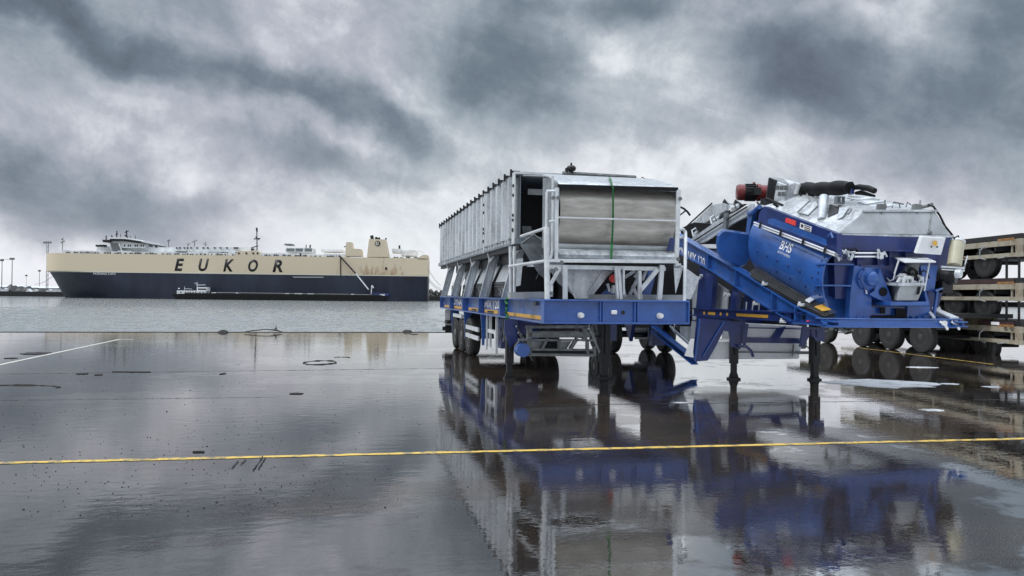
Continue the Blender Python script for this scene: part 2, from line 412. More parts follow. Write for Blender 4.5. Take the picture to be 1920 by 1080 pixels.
k_.new(MT('ADD', MR(pud, 0, 1, 1.85, 4.1), MT('MULTIPLY', pud, refl_gain)), b_.inputs['IOR'])
bu1 = n_.new('ShaderNodeBump'); bu1.inputs['Distance'].default_value = .003
k_.new(fine, bu1.inputs['Height']); k_.new(MR(pud, 0, 1, .035, .006), bu1.inputs['Strength'])
bu3 = n_.new('ShaderNodeBump'); bu3.inputs['Distance'].default_value = .005
k_.new(NZ(14, 3, .6), bu3.inputs['Height']); k_.new(MR(pud, 0, 1, .11, .06), bu3.inputs['Strength']); k_.new(bu1.outputs[0], bu3.inputs['Normal'])
bu2 = n_.new('ShaderNodeBump'); bu2.inputs['Distance'].default_value = .02; k_.new(MR(sgx.outputs[0], -3, 1.5, .075, .04), bu2.inputs['Strength'])
wv = NZ(3.2, 3, .55, sc=(1, 1.9, 1)); k_.new(wv, bu2.inputs['Height']); k_.new(bu3.outputs[0], bu2.inputs['Normal'])
k_.new(bu2.outputs[0], b_.inputs['Normal'])
g = MB()
g.add([(-900,-300,0),(900,-300,0),(900,0,0),(-900,0,0)], [(0,1,2,3)])
o = place(g.build('ground', A), fy); structure(o)
q = MB().box(-900, 900, -.6, 0, -4, -.004)
M['concrete'] = mat('quay_concrete', (.10, .095, .09), .7, 0, .5, 1)
o = place(q.build('quay_wall', 'concrete'), fy); structure(o)
# raised steel edge of the quay
o = place(MB().box(-900, 900, -.10, .02, .003, .02).build('quay_edge', 'concrete', bevel=.005), fy); structure(o)
# water
Wm = bpy.data.materials.new('harbour_water'); Wm.use_nodes = True
t_ = Wm.node_tree; n_ = t_.nodes; k_ = t_.links; b_ = n_['Principled BSDF']; tc_ = n_.new('ShaderNodeTexCoord')
b_.inputs['Base Color'].default_value = (.25, .27, .26, 1); b_.inputs['Roughness'].default_value = .10; b_.inputs['IOR'].default_value = 1.5
bw = n_.new('ShaderNodeBump'); bw.inputs['Strength'].default_value = 1.0; bw.inputs['Distance'].default_value = .25
k_.new(NZ(1.6, 3, .6), bw.inputs['Height']); k_.new(bw.outputs[0], b_.inputs['Normal'])
WZ = -2.0
from mathutils import noise as mn
def wave(x, y):
    f = max(0., min(1., (205-y)/130))
    v = Vector((x*.42+y*.08, y*.50, 3.1)); a = mn.noise(v)*.75 + mn.noise(v*2.3+Vector((7,3,1)))*.38 + mn.noise(v*5.1)*.12
    return .30*f*a
xs_ = [-3500,-400,-120]+[-70+.42*i for i in range(330)]+[90,300,3500]
ys_ = [-1]; st = .42
while ys_[-1] < 205: ys_.append(ys_[-1]+st); st *= 1.006
ys_ += [260, 500, 1500, 6000]
vs = [(x, y, wave(x, y) if abs(x) < 100 else 0) for y in ys_ for x in xs_]; nx = len(xs_)
fs_ = [(i*nx+j, i*nx+j+1, (i+1)*nx+j+1, (i+1)*nx+j) for i in range(len(ys_)-1) for j in range(nx-1)]
me = bpy.data.meshes.new('water'); me.from_pydata(vs, [], fs_); me.polygons.foreach_set('use_smooth', [True]*len(fs_)); me.materials.append(Wm)
o = bpy.data.objects.new('water', me); C.objects.link(o); place(o, fy, WZ); structure(o)
# painted lines
def gp(px, py, z=0.004):
    f0 = Frame(0, 0, 0); return f0.P(px, py, Z=z)
F0 = Frame(0, 0, 0)
def line(a, b, w, mt, z=.004, n=60, rag=.008):
    a = gp(*a, z); b = gp(*b, z); d = (b-a).normalized(); s = Vector((-d.y, d.x, 0)); vs = []; L_ = (b-a).length
    for i in range(n+1):
        p = a + (b-a)*(i/n)
        vs.append(p + s*(w/2 + random.uniform(-rag, rag))); vs.append(p - s*(w/2 + random.uniform(-rag, rag)))
    return MB().add(vs, [(2*i, 2*i+1, 2*i+3, 2*i+2) for i in range(n)])
M['yline'] = mat('worn_yellow_paint', (.72, .48, .08), .35, 0, 0, 9, col2=(.22, .18, .10), thr=(.40,.52), bump=.3, bscale=80)
M['wline'] = mat('worn_white_paint', (.55, .53, .47), .4, 0, 0, 14, col2=(.2, .19, .17), thr=(.28,.45))
structure(line((-260, 874), (2200, 815.5), .095, 'yline', n=160).build('yellow_line', 'yline'))
structure(line((-150, 715.5), (225, 636), .13, 'wline').build('white_line', 'wline'))
structure(line((225, 636), (252, 637), .13, 'wline', n=6).build('white_line', 'wline'))
structure(line((1590, 649.5), (1862, 683), .07, 'yline').build('yellow_line', 'yline'))

M['scratch'] = mat('scratch', (.012, .011, .011), .8)
for a_, c_ in (((447,863),(434,878)), ((493,855),(474,882)), ((498,857),(484,879)), ((461,861),(452,870))):
    structure(line(a_, c_, .012, 'scratch', z=.008, n=10, rag=.004).build('scratch', 'scratch'))

M['joint'] = mat('asphalt_joint', (.02, .019, .018), .6, 0, .5, 3, bump=.5, bscale=30)
for a_, c_, w_ in (((-60,702),(835,690.5),.035), ((-60,751),(520,744.5),.022), ((980,760),(1980,748),.03), ((-40,640),(430,634),.03)):
    structure(line(a_, c_, w_, 'joint', z=.003, n=80, rag=w_*.45).build('asphalt_joint', 'joint'))
# ================================================================ BATCHING TRAILER (left machine)
f1 = Frame(.534, 12.9, YA)
T1 = root('batching_trailer', f1, 'long blue trailer carrying a ribbed galvanised bin and a caged belt head', 'trailer')
P = f1.P
def pts(fr, lst, **pl):
    return [fr.P(a, b, **pl) for a, b in lst]
GT, GB = 1.597, 1.185                    # top and bottom of the blue girder
YR = P(825, 560, X=0).y                  # rear end
WD = 2.62
# chassis girders: I sections with stiffener plates
fl = .03
def girder_left():
    b = MB()
    b.box(.15, .17, .2, YR, GB+fl, GT-fl)                       # web
    b.box(0, .34, .202, YR, GT-fl, GT); b.box(0, .34, .202, YR, GB, GB+fl)
    for px in (937, 897, 867, 843, 824.6):
        y = P(px, 575, X=0.0).y
        b.box(.004, .149, y, y+.03, GB+fl+.001, GT-fl-.001)
    b.box(WD-.17, WD-.15, .2, YR, GB+fl, GT-fl)
    b.box(WD-.34, WD, .202, YR, GT-fl, GT); b.box(WD-.34, WD, .202, YR, GB, GB+fl)
    for y in (2, 4, 6, 8, 10, 12): b.box(WD-.149, WD-.004, y, y+.03, GB+fl+.001, GT-fl-.001)
    for y in (1.6, 4, 6.5, 9, 11.5, 14): b.box(.171, WD-.171, y, y+.08, GB+.05, GT-.05)
    return b
girder_left().build('side_girder', 'blue', T1, bevel=.004)
b = MB()
b.box(0, WD, .06, .08, GB+fl, GT-fl); b.box(-.003, WD+.003, -.003, .2, GT-fl, GT); b.box(-.003, WD+.003, -.003, .2, GB, GB+fl)
for px in (1124.5, 1129.5, 1189, 1194.5):
    x = P(px, 585, Y=.03).x; b.box(x, x+.02, .004, .059, GB+fl+.001, GT-fl-.001)
b.box(0, .02, .0, .2, GB+fl, GT-fl); b.box(WD-.02, WD, .0, .2, GB+fl, GT-fl)
fb = b.build('front_beam', 'blue', T1, bevel=.004)
# couplings on the front beam: two air couplings, one socket, one hole
def stub(px, py, r, mt='chrome'):
    p = P(px, py, Y=.06); b = MB()
    b.lathe([(r*1.5, 0), (r*1.5, .015), (r*.8, .02), (r*.8, .07), (r*1.2, .075), (r*1.2, .1)], p, (0, -1, 0), 12)
    return b.build('air_coupling', mt, fb)
stub(1088, 591, .035); stub(1236, 592, .035)
p = P(1150, 585.5, Y=.06); MB().box(p.x-.05, p.x+.05, -.005, .06, p.z-.035, p.z+.035).build('plug_socket', 'white', fb, bevel=.012)
p = P(1168, 586, Y=.06); MB().lathe([(.035, 0), (.035, .006)], p, (0, -1, 0), 14).build('hole_plug', 'dark', fb)
# reflective strips and lettering on the web bays
def strip(pa, pb, z0, z1, mt='yellow', name='reflector_strip'):
    ya = P(pa, 590, X=.15).y; yb = P(pb, 590, X=.15).y
    return MB().box(.142, .149, min(ya, yb), max(ya, yb), z0, z1).build(name, mt, T1)
strip(1018, 951, GB+.045, GB+.115)
for a, b_ in ((934, 909), (896, 879), (866, 852), (842, 834)): strip(a, b_, GB+.045, GB+.125)
for px in (920, 889): 
    y = P(px, 600, X=.14).y
    MB().box(.12, .141, y-.35, y+.35, GB+.06, GB+.10).build('side_marker', 'dark', T1)
MB().box(.10, .149, P(1005,565,X=.14).y-.1, P(1005,565,X=.14).y+.1, GT-.12, GT-.05).build('junction_box', 'grey', T1, bevel=.01)
# lettering: readable along the side from rear to front
def side_text(s, pr, pf, z0, z1):
    yr = P(pr, 575, X=.15).y; yf = P(pf, 575, X=.15).y
    text(s, 'decal', T1, (.146, yr, z0), (0, yf-yr, 0), (0, 0, z1-z0), name='lettering', bold=.03)
side_text('MIX 120', 909.5, 936.5, GB+.15, GT-.05)
side_text('DYNA', 851, 866.5, GB+.15, GT-.05)
# rusty green lashing rope knotted to the girder
b = MB(); pp = []
for i in range(14):
    q = P(950+1.5*math.sin(i*1.9), 556+i*3.4, X=-.03); pp.append(q + Vector((random.uniform(-.02,.02), random.uniform(-.03,.03), 0)))
b.tube(pp, [.014+.016*abs(math.sin(i*1.3)) for i in range(14)], 6)
rp = b.build('lashing_rope', 'green'); place(rp, f1); tag(rp, 'frayed green lashing rope hanging knotted over the blue side girder', 'rope')
# ---- ribbed bin box
XB = .30
yb0 = P(975, 400, X=XB).y; yb1 = P(828, 450, X=XB).y
zt = P(975, 323, X=XB).z; zb = P(975, 457, X=XB).z
XB2 = WD-.3
box_root = MB()
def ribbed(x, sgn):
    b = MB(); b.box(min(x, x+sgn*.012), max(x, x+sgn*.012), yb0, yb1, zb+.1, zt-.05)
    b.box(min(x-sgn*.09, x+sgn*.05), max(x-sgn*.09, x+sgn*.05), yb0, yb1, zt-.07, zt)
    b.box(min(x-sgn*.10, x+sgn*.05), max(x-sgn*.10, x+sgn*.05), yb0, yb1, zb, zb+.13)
    pn = b.build('side_panel', 'galv_shaded', T1)
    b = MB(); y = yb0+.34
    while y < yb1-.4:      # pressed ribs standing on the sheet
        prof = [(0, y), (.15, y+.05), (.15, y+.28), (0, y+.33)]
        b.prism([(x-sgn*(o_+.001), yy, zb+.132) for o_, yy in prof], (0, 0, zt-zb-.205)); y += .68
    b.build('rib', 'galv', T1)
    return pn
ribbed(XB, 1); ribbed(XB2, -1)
# corner post with bolts, intermediate posts
for px in (975, 917, 842):
    y = P(px, 400, X=XB).y; w_ = .16 if px == 975 else .12
    po = MB().box(XB-.12, XB-.10, y, y+w_*1.6, zb, zt+.01).build('panel_post', 'galv_lt', T1)
    b = MB()
    for z in (zt-.28, zt-.48, zt-.9, zt-1.2, zb+.50, zb+.28):
        b.lathe([(.035, 0), (.035, .02), (.02, .03)], (XB-.12, y+w_*.6, z), (-1, 0, 0), 8)
    b.build('bolt', 'dark', po)
b = MB(); y = yb0+.3                                     # clamps along the top edge
while y < yb1:
    b.box(XB-.13, XB+.06, y, y+.07, zt+.001, zt+.07); b.box(XB-.15, XB-.11, y+.01, y+.06, zt-.06, zt+.10); y += .68
b.build('edge_clamp', 'dark', T1)
b = MB(); y = yb0+.5
while y < yb1:
    b.box(XB-.14, XB-.101, y, y+.06, zb+.03, zb+.09); y += .34
b.build('edge_bolt', 'chrome', T1)
# roof sheet, rear wall, inner wall coloured dark for the unlit bin inside
MB().box(XB+.06, XB2-.06, yb0+.05, yb1-.02, zt-.09, zt-.06).build('cover_sheet', 'galv_dk', T1)
MB().box(XB+.06, XB2-.06, yb1-.05, yb1, zb+.1, zt-.1).build('rear_wall', 'galv', T1)
MB().box(XB+.1, XB2-.1, yb0+2.5, yb0+2.53, zb, zt-.1).build('inner_wall', 'dark', T1)
p = P(990, 354, Y=yb0+.8); q = P(1045, 367, Y=yb0+.8)
MB().box(p.x, q.x, yb0+.8, yb0+.83, q.z, p.z).build('inner_plate', 'galv_lt', T1)
# top front rail of the box and the pipe running to the right
p = P(1195, 333, Y=yb0)
b = MB(); b.box(XB-.1, XB2+.02, yb0-.05, yb0+.05, zt-.05, zt+.0); b.build('front_rail', 'galv_lt', T1)
b = MB(); b.box(XB+.06, XB+.62, yb0, yb0+.03, zb+.0, zb+.16); b.box(XB+.62, XB+.75, yb0-.02, yb0+.04, zb-.2, zt-.05)
b.build('front_frame', 'galv_dk', T1)
# diagonal valve rods and clutter low in the opening
b = MB()
for i in range(5):
    a = P(980+i*3.5, 424, Y=yb0+.3); c = P(983+i*4, 447, Y=yb0+.3); b.tube([a, c], .02, 6)
b.tube([P(978, 457, Y=yb0-.1), P(1000, 440, Y=yb0-.1), P(1022, 456, Y=yb0-.1)], .03, 6)
b.build('valve_rod', 'grey', T1)
# lamp knob on top
a = P(1071, 326, Y=2.4)
b = MB(); b.lathe([(.05, 0), (.05, .06), (.09, .07), (.10, .12), (.07, .16), (.02, .17), (.02, .22)], a, (0, 0, 1), 12)
b.box(a.x-.12, a.x-.07, a.y-.04, a.y+.04, a.z, a.z+.11); b.build('top_beacon', 'dark', T1)
b = MB(); b.tube([P(1055, 325, Y=2.4), P(1085, 326.5, Y=2.4), P(1192, 333, Y=2.4)], .045, 8); b.build('top_roller', 'grey', T1)
b = MB()
for i in range(5): b.tube([P(1195+i*4, 334.5+2*math.sin(i*2), Y=2.4), P(1198+i*4, 334.5+2*math.sin(i*2+1), Y=2.4)], .012, 5)
b.build('chain', 'dark', T1)
# ---- slanting side posts, hopper sheets
lows = [(827.5, 556), (846, 556), (869, 556), (900, 556.5), (942, 557)]
ys = []
for (px, py) in lows: ys.append(P(px, py, X=.06).y)
for i, y in enumerate(ys):
    b = MB(); a0 = Vector((.05, y, GT)); a1 = Vector((XB+.05, y+.05, zb))
    b.bar(a0, a1, .02, .05, up=(0,1,0)); b.bar(a0+Vector((.16,0,0)), a1+Vector((.16,0,0)), .02, .05, up=(0,1,0))
    b.prism([a0+Vector((.0,.02,0)), a0+Vector((.2,.02,0)), a1+Vector((.2,.02,0)), a1+Vector((0,.02,0))], (0,.02,0))
    b.prism([a0+Vector((.2,-.04,0)), a0+Vector((.22,.2,0)), a1+Vector((.22,.2,0)), a1+Vector((.2,-.04,0))], (.012,0,0))
    b.build('side_post', 'galv', T1)
    # small ladder-like truss knee under the box
    b = MB(); b.tube([a1+Vector((-.1,-.02,0)), a1+Vector((-.02,.0,-.35)), a1+Vector((-.12,.0,-.62))], .018, 6)
    b.bar(a1+Vector((.1,-.1,-.02)), a1+Vector((-.08,-.05,-.25)), .03, .05); b.build('knee_brace', 'galv_lt', T1)
for i in range(len(ys)):
    y1 = ys[i]-.15; y0 = (ys[i+1]+.3) if i+1 < len(ys) else 2.3
    # pale hopper sheet, leaning outwards, and a dark slot above, perforated strip below
    b = MB(); b.prism([(.42, y0, 1.98), (.42, y1, 1.98), (.62, y1, 2.42), (.62, y0, 2.42)], (.012,0,0)); b.build('hopper_sheet', 'galv', T1)
    h = b = MB(); b.prism([(.38, y0, 1.62), (.38, y1, 1.62), (.42, y1, 1.975), (.42, y0, 1.975)], (.02,0,0)); st = b.build('perforated_strip', 'dark', T1)
    b = MB(); yy = y0+.1
    while yy < y1-.05:
        for z in (1.86, 1.92): b.box(.385, .40, yy, yy+.05, z, z+.03)
        yy += .13
    b.build('hole', 'grey', st)
    b = MB(); b.box(.9, .93, y0-.5, y1+.2, GT, zb+.1); b.box(.55, .58, y0, y1, 2.42, zb); b.build('dark_backing', 'dark', T1)  # dark sheets added as backing to darken the gaps between posts
    b = MB()
    for k in range(3):
        yy = y0+.3+k*.35; b.lathe([(.05,0),(.05,.05),(.03,.06)], (.30, yy, 1.66), (0,0,1), 8); b.tube([(.3,yy,1.7),(.26,yy+.12,1.83),(.33,yy+.2,1.7)], .014, 5)
    b.build('valve', 'grey', T1)
# longitudinal beam just below the box
b = MB(); b.box(XB-.02, XB+.1, yb0, yb1, zb-.10, zb-.002); b.build('box_sill', 'dark', T1)
for x_ in (WD-.5,):
    b = MB()
    for y in ys: b.bar((x_+.4, y, GT), (x_+.1, y, zb), .12, .16)
    b.build('side_post', 'galv', T1)
# centre hoppers under the bins, seen from the front
b = MB()
for y in (3.4, 6.5, 9.6, 12.4):
    t4 = [(.65, y, zb+.1), (2.0, y, zb+.1), (2.0, y+2.6, zb+.1), (.65, y+2.6, zb+.1)]; b4 = [(1.1, y+.9, 1.75), (1.5, y+.9, 1.75), (1.5, y+1.7, 1.75), (1.1, y+1.7, 1.75)]
    b.add(t4+b4, [(0,1,5,4),(1,2,6,5),(2,3,7,6),(3,0,4,7),(4,5,6,7)])
b.build('bin_hopper', 'galv_dk', T1)
# front-left recess: black sheet standing in for its shade, inclined chute panel
b = MB(); b.prism(pts(f1, [(961,500),(1024,500),(1024,548),(961,548)], Y=2.3), (0,.02,0)); b.build('recess_shade_plate', 'black', T1)
b = MB(); b.prism(pts(f1, [(975,458),(1026,455),(1026,527),(1010,513)], Y=1.9), (0,.02,0)); b.build('chute_panel', 'galv_dk', T1)
b = MB(); b.prism(pts(f1, [(969,486),(981,484),(976,535),(968,537)], Y=1.8), (0,.015,0)); b.build('guard_plate', 'galv_lt', T1)
b = MB(); b.prism(pts(f1, [(957,548),(1023,547),(1023,560),(957,560)], Y=1.2), (0,.25,0)); b.build('deck_plate', 'zinc', T1)
b = MB(); b.tube([P(964.5,462,Y=2.2), P(964.5,549,Y=2.2)], .03, 6); b.tube([P(957,462,Y=2.6), P(957,556,Y=2.6)], .022, 6); b.build('upright_tube', 'galv_lt', T1)
# ---- front hopper (inverted trapezoid) and its stand
yh = 1.1
b = MB()
fr_ = pts(f1, [(1040,490),(1155,498),(1107,560),(1078,560)], Y=yh)
bk_ = pts(f1, [(1040,490),(1155,498),(1107,560),(1078,560)], Y=yh+1.1)
b.add(fr_+bk_, [(0,1,2,3),(7,6,5,4),(0,4,5,1),(1,5,6,2),(3,2,6,7),(0,3,7,4)])
b.prism(pts(f1, [(1128,510),(1158,494),(1162,497),(1108,548),(1104,546)], Y=yh-.03), (0,.03,0))
b.build('front_hopper', 'galv', T1)
b = MB(); b.prism(pts(f1, [(1014,478),(1042,478),(1078,556),(1046,530)], Y=yh+.3), (0,.02,0)); b.build('hopper_flank', 'zinc', T1)
b = MB()
for a, c, w_ in (((1050,502),(1031,536),.05), ((1059.5,497),(1059.5,561),.075), ((1159,502),(1164,561),.05), ((1154,500),(1158,560),.035), ((1199,508),(1199.5,561),.055), ((1241,497),(1236,562),.08), ((1233,505),(1200,545),.07), ((1200,545),(1201,560),.05), ((1169,503),(1169,552),.03)):
    b.bar(P(*a, Y=.35), P(*c, Y=.35), w_, .06, up=(0,1,0))
b.box(P(1030,500,Y=.5).x, P(1245,500,Y=.5).x, .42, .5, P(1100,500,Y=.5).z-.05, P(1100,500,Y=.5).z+.02)
b.build('support_post', 'galv_lt', T1)
b = MB()
for a, c in (((1160,505),(1172,556)), ((1205,500),(1190,520)), ((1172,520),(1190,508)), ((1186,536),(1195,556)), ((1181,552),(1196,522)), ((1215,500),(1204,525))):
    b.bar(P(*a, Y=.9), P(*c, Y=.9), .05, .05)
b.build('cross_strut', 'galv', T1)
MB().prism(pts(f1, [(1124,555),(1140,541),(1160,556)], Y=1.4), (0,.05,0)).build('blue_bracket', 'blue', T1)
MB().prism(pts(f1, [(1218,505),(1232,505),(1218,560),(1204,560)], Y=1.6), (0,.05,0)).build('blue_strut', 'blue', T1)
a = P(1149, 522.5, Y=1.0); MB().lathe([(.03,0),(.075,.01),(.075,.10),(.05,.12)], a, (0,-1,0), 14).build('valve_wheel', 'redlens', T1)
b = MB(); b.tube([P(1139,532,Y=1), P(1143,545,Y=1), P(1152,538,Y=1)], .03, 7); b.tube([P(1152,535,Y=1), P(1150,550,Y=1)], .05, 8); b.build('pipe_elbow', 'galv', T1)
b = MB(); b.prism(pts(f1, [(1107,552),(1285,553),(1285,566),(1107,564)], Y=1.0), (0,.12,0)); b.build('cross_channel', 'zinc', T1)
b = MB(); b.prism(pts(f1, [(1030,500),(1290,500),(1290,562),(1030,562)], Y=2.6), (0,.03,0)); b.build('rear_plate', 'black', T1)  # black backing sheet added to darken the gaps behind the stand
# chute plates at the right front corner
b = MB(); b.prism(pts(f1, [(1264,502),(1281,502),(1267,550)], Y=.25), (0,.02,0)); b.prism(pts(f1, [(1286,504),(1312,521),(1296,561),(1284,561)], Y=.28), (0,.02,0)); b.build('corner_chute', 'galv', T1)
g_ = lambda px, py, Y=.16: P(px, py, Y=Y)
# ---- belt conveyor head folded over the front: curved belt between side cheeks, rounded hood above
XL = P(1046, 400, Y=.4).x; XR = P(1270, 400, Y=.4).x
def zz(py, Y): return P(1060, py, Y=Y).z
hood = [(1.6, zz(330,1.6)+.02), (1.1, zz(333,1.1)+.01), (.75, zz(336,.75)), (.5, zz(340,.5)), (.34, zz(345,.34)), (.30, zz(348.5,.30))]
b = MB(); b.sheet([[(XL+(XR-XL)*i/6, y, z) for i in range(7)] for (y, z) in hood], .02); b.build('hood', 'hood', T1)
b = MB(); b.bar(g_(1046,349), g_(1271,355), .04, .065); b.build('hood_lip_bar', 'black', T1)  # black bar along the front lip of the hood
bel = [(1.0, 345), (.72, 351.5), (.52, 358), (.40, 368), (.35, 384), (.35, 402), (.40, 420), (.50, 440), (.60, 458)]
b = MB(); b.sheet([[(XL+.03+(XR-XL-.06)*i/12, y+.006*math.sin(i*1.7), zz(py, y)) for i in range(13)] for (y, py) in bel], .02); b.build('belt', 'belt', T1)
b = MB(); zc = zz(462, .5); b.tube([(XL+.04, .52, zc), (XR-.1, .52, zc)], .055, 14); b.build('roller', 'zinc', T1)
b = MB(); b.sheet([[(XL+(XR-XL-.06)*i/5, y, z) for i in range(6)] for (y, z) in ((.50, zz(466,.5)), (.34, zz(470,.34)), (.28, zz(477,.28)), (.30, zz(483,.3)), (.42, zz(484,.42)))], .012); b.build('tail_hood', 'hood', T1)
b = MB()
for x in (XL-.02, XR):
    b.prism([(x, .30, zz(349,.3)), (x, .75, zz(336,.75)), (x, 1.4, zz(335,1.4)), (x, 1.4, zz(465,1.4)), (x, .62, zz(480,.6)), (x, .46, zz(440,.46)), (x, .32, zz(385,.32))], (.02, 0, 0))
b.build('cheek_plate', 'galv_dk', T1)
b = MB(); b.prism(pts(f1, [(1258,446),(1267,447),(1262,470),(1252,470)], Y=.35), (0,.05,0)); b.build('blue_end_plate', 'blue_dk', T1)
# guard cage of pipes in front of the belt
b = MB()
g = lambda px, py, Y=.12: P(px, py, Y=Y)
b.bar(g(1044,352), g(1043,492), .055, .05, up=(0,1,0)); b.bar(g(1273,356), g(1268.5,497), .055, .05, up=(0,1,0)); b.bar(g(1269.5,358), g(1266,495), .02, .03, up=(0,1,0))
b.bar(g(1046,407.5), g(1270,414), .028, .028)
b.bar(g(1028,489), g(1043,488), .07, .05); b.bar(g(1043,488.5), g(1268,490.5), .075, .06)
b.build('guard_frame', 'galv_lt', T1)
b = MB(); b.tube([g(1044,358), g(1026,358), g(1025,362), g(1024,430)], .022, 8); b.tube([g(1024.5,427), g(1026.5,562)], .05, 10)
b.tube([g(1036.5,330,.3), g(1036.5,416,.3), g(1035.5,425,.3), g(1035.5,470,.3), g(1033,485,.3)], .022, 8); b.tube([g(1030,415,.2), g(1044,415,.2)], .02, 8)
b.tube([P(977,443,Y=1.6), g(1024.5,427.5), g(1027,432)], .028, 8)
b.tube([P(955,499.5,Y=1.9), g(1024,489)], .028, 8)
b.tube([P(956.5,462,Y=1.9), P(957.5,557,Y=1.9)], .028, 8)
b.tube([g(1034,535), g(1033,556)], .03, 8)
b.build('handrail', 'galv_lt', T1)
b = MB(); b.tube([g(1274,431,.5), g(1281,430,.5), g(1285,435,.5), g(1285.5,450,.3), g(1283.5,565,.12)], .032, 9); b.tube([g(1274,446,.5), g(1283,444,.5)], .025, 8)
b.tube([g(1264,499,.4), g(1276,497,.4)], .03, 8); b.tube([g(1274,498,.4), g(1308,522,.4)], .03, 8); b.build('handrail', 'galv_lt', T1)
b = MB()
for px, py in ((1037,371),(1028,510),(1042,505),(1052,492),(1274,373),(1270,486),(1046,371),(1033,550)):
    b.lathe([(.035,0),(.035,.04)], g(px, py), (0,-1,0), 8)
b.build('clamp', 'grey', T1)
# dark beam and hangings under the cage
b = MB(); b.box(P(1058,495,Y=.6).x, P(1262,495,Y=.6).x, .55, .7, zz(503,.6), zz(487,.6)); b.build('under_beam', 'dark', T1)
b = MB(); b.tube([P(1178,397,Y=.9), P(1180,396,Y=.9)], .01, 4); 
b = MB(); b.tube([P(1275,388,Y=1.2), P(1282,391,Y=1.2), P(1289,397,Y=1.2), P(1294,404,Y=1.2)], .02, 6); b.tube([P(1274,404,Y=1.2), P(1287,394,Y=1.2)], .015, 6); b.build('cable_loop', 'black', T1)
# ---- green strap round the belt head: a thing of its own
sp = []
for (y, px, py) in ((1.2,1142,332), (.75,1144.5,335), (.3,1147,346), (.12,1149.5,352), (.28,1149.5,370), (.30,1149.5,395), (.32,1149,420), (.38,1148,445), (.40,1147,458), (.26,1146.5,470), (.2,1146,484), (.24,1145.5,494)):
    sp.append(P(px, py, Y=y-.03))
b = MB()
for i in range(len(sp)-1):
    w_ = .034 if i < 8 else .045
    b.bar(sp[i], sp[i+1], w_, .008, up=(0,-1,.3))
s_ = b.build('ratchet_strap', 'green'); place(s_, f1); tag(s_, 'green ratchet strap tied down the middle of the muddy belt head', 'strap')
# ---- landing legs
def leg(x, y, zt_, h, foot=.11, w=.15, gus=True, mt='dark'):
    b = MB(); b.box(x-w/2, x+w/2, y-w/2, y+w/2, .32, zt_); b.box(x-w*.36, x+w*.36, y-w*.36, y+w*.36, .05, .45)
    b.box(x-.03, x+.03, y-w/2-.03, y-w/2, .5, zt_-.05)
    o = b.build('landing_leg', mt, h, bevel=.006)
    b = MB(); b.box(x-foot, x+foot, y-foot*.8, y+foot*.8, .0, .035); b.prism([(x-foot*.9, y-.03, .036), (x+foot*.9, y-.03, .036), (x+.05, y-.03, .17), (x-.05, y-.03, .17)], (0,.06,0))
    b.build('foot', mt, o)
    return o
yl = 2.45
lx = P(955.5, 640, Y=yl).x
l1 = leg(lx, yl, 1.18, T1)
MB().prism([(lx-.13, yl-.11, 1.18), (lx+.13, yl-.11, 1.18), (lx+.13, yl-.11, .78), (lx-.02, yl-.11, .62), (lx-.13, yl-.11, .95)], (0,.05,0)).build('leg_bracket', 'blue_dk', T1)
rx = P(1133, 640, Y=yl).x
leg(rx, yl, 1.18, T1, w=.2)
MB().box(rx-.05, rx+.3, yl+.1, yl+.14, .75, 1.18).build('leg_bracket', 'blue_dk', T1)
b = MB(); b.bar((lx, yl+.02, .85), (rx, yl+.02, .85), .05, .05); b.build('crank_rod', 'dark', T1)
b = MB(); b.tube([P(1104,612,Y=1.5), P(1124,660,Y=1.5)], .02, 6); b.tube([P(1109,612,Y=1.6), P(1117,640,Y=1.6), P(1123,662,Y=1.6)], .014, 6); b.build('leg_stay', 'grey', T1)
# ---- grey carrier frame hung under the front
yc = 1.9
q = lambda px, py: P(px, py, Y=yc)
b = MB()
for a, c, w_ in (((986,613),(1104,613),.05), ((990,627),(1106,627),.09), ((972,637),(1112,638),.035), ((990,655),(1116,656),.035), ((972,664.5),(1115,666),.05),
                 ((992,612),(992,665),.09), ((1096,612),(1096,640),.09), ((1016,654),(1026,634),.04), ((1048,636),(1048,656),.05), ((1069,654),(1082,634),.06), ((1101,636),(1101,664),.05), ((1114,650),(1114,668),.05)):
    b.bar(q(*a), q(*c), .12, w_, up=(0,1,0)) if False else b.bar(q(*a), q(*c), w_, .10, up=(0,1,0))
b.build('carrier_frame', 'grey', T1)
b = MB(); b.prism(pts(f1, [(992,640),(1018,640),(1010,655),(992,655)], Y=yc+.1), (0,.02,0)); b.prism(pts(f1, [(1050,640),(1072,640),(1062,655),(1050,655)], Y=yc+.1), (0,.02,0))
b.prism(pts(f1, [(990,621),(1088,621),(1088,633),(990,633)], Y=yc+.06), (0,.03,0)); b.build('infill_plate', 'zinc', T1)
b = MB(); b.prism(pts(f1, [(1086,613),(1098,613),(1098,634),(1086,634)], Y=yc+.3), (0,.3,0)); b.prism(pts(f1, [(985,656),(1112,657),(1112,664),(985,663)], Y=yc+.2), (0,.3,0)); b.prism(pts(f1, [(1016,641),(1046,641),(1046,654),(1022,654)], Y=yc+.4), (0,.2,0)); b.build('axle_box', 'dark', T1)
a = P(975, 655, Y=2.0); b = MB(); b.tube([a+Vector((0,0,.18)), a+Vector((-.1,0,.05)), a+Vector((-.06,0,-.1))], .02, 6)
for i in range(5):
    c = P(968+i*4, 612+i*9+3*math.sin(i*2), Y=2.2); b.tube([c, c+Vector((.1,.1,-.12)), c+Vector((.16,.0,-.26))], .018, 6)
b.build('hose', 'grey', T1)
a = P(975, 655, Y=2.1); MB().lathe([(.10,0),(.13,.03),(.13,.3)], a, (0,-1,0), 16).build('air_tank', 'blue', T1)
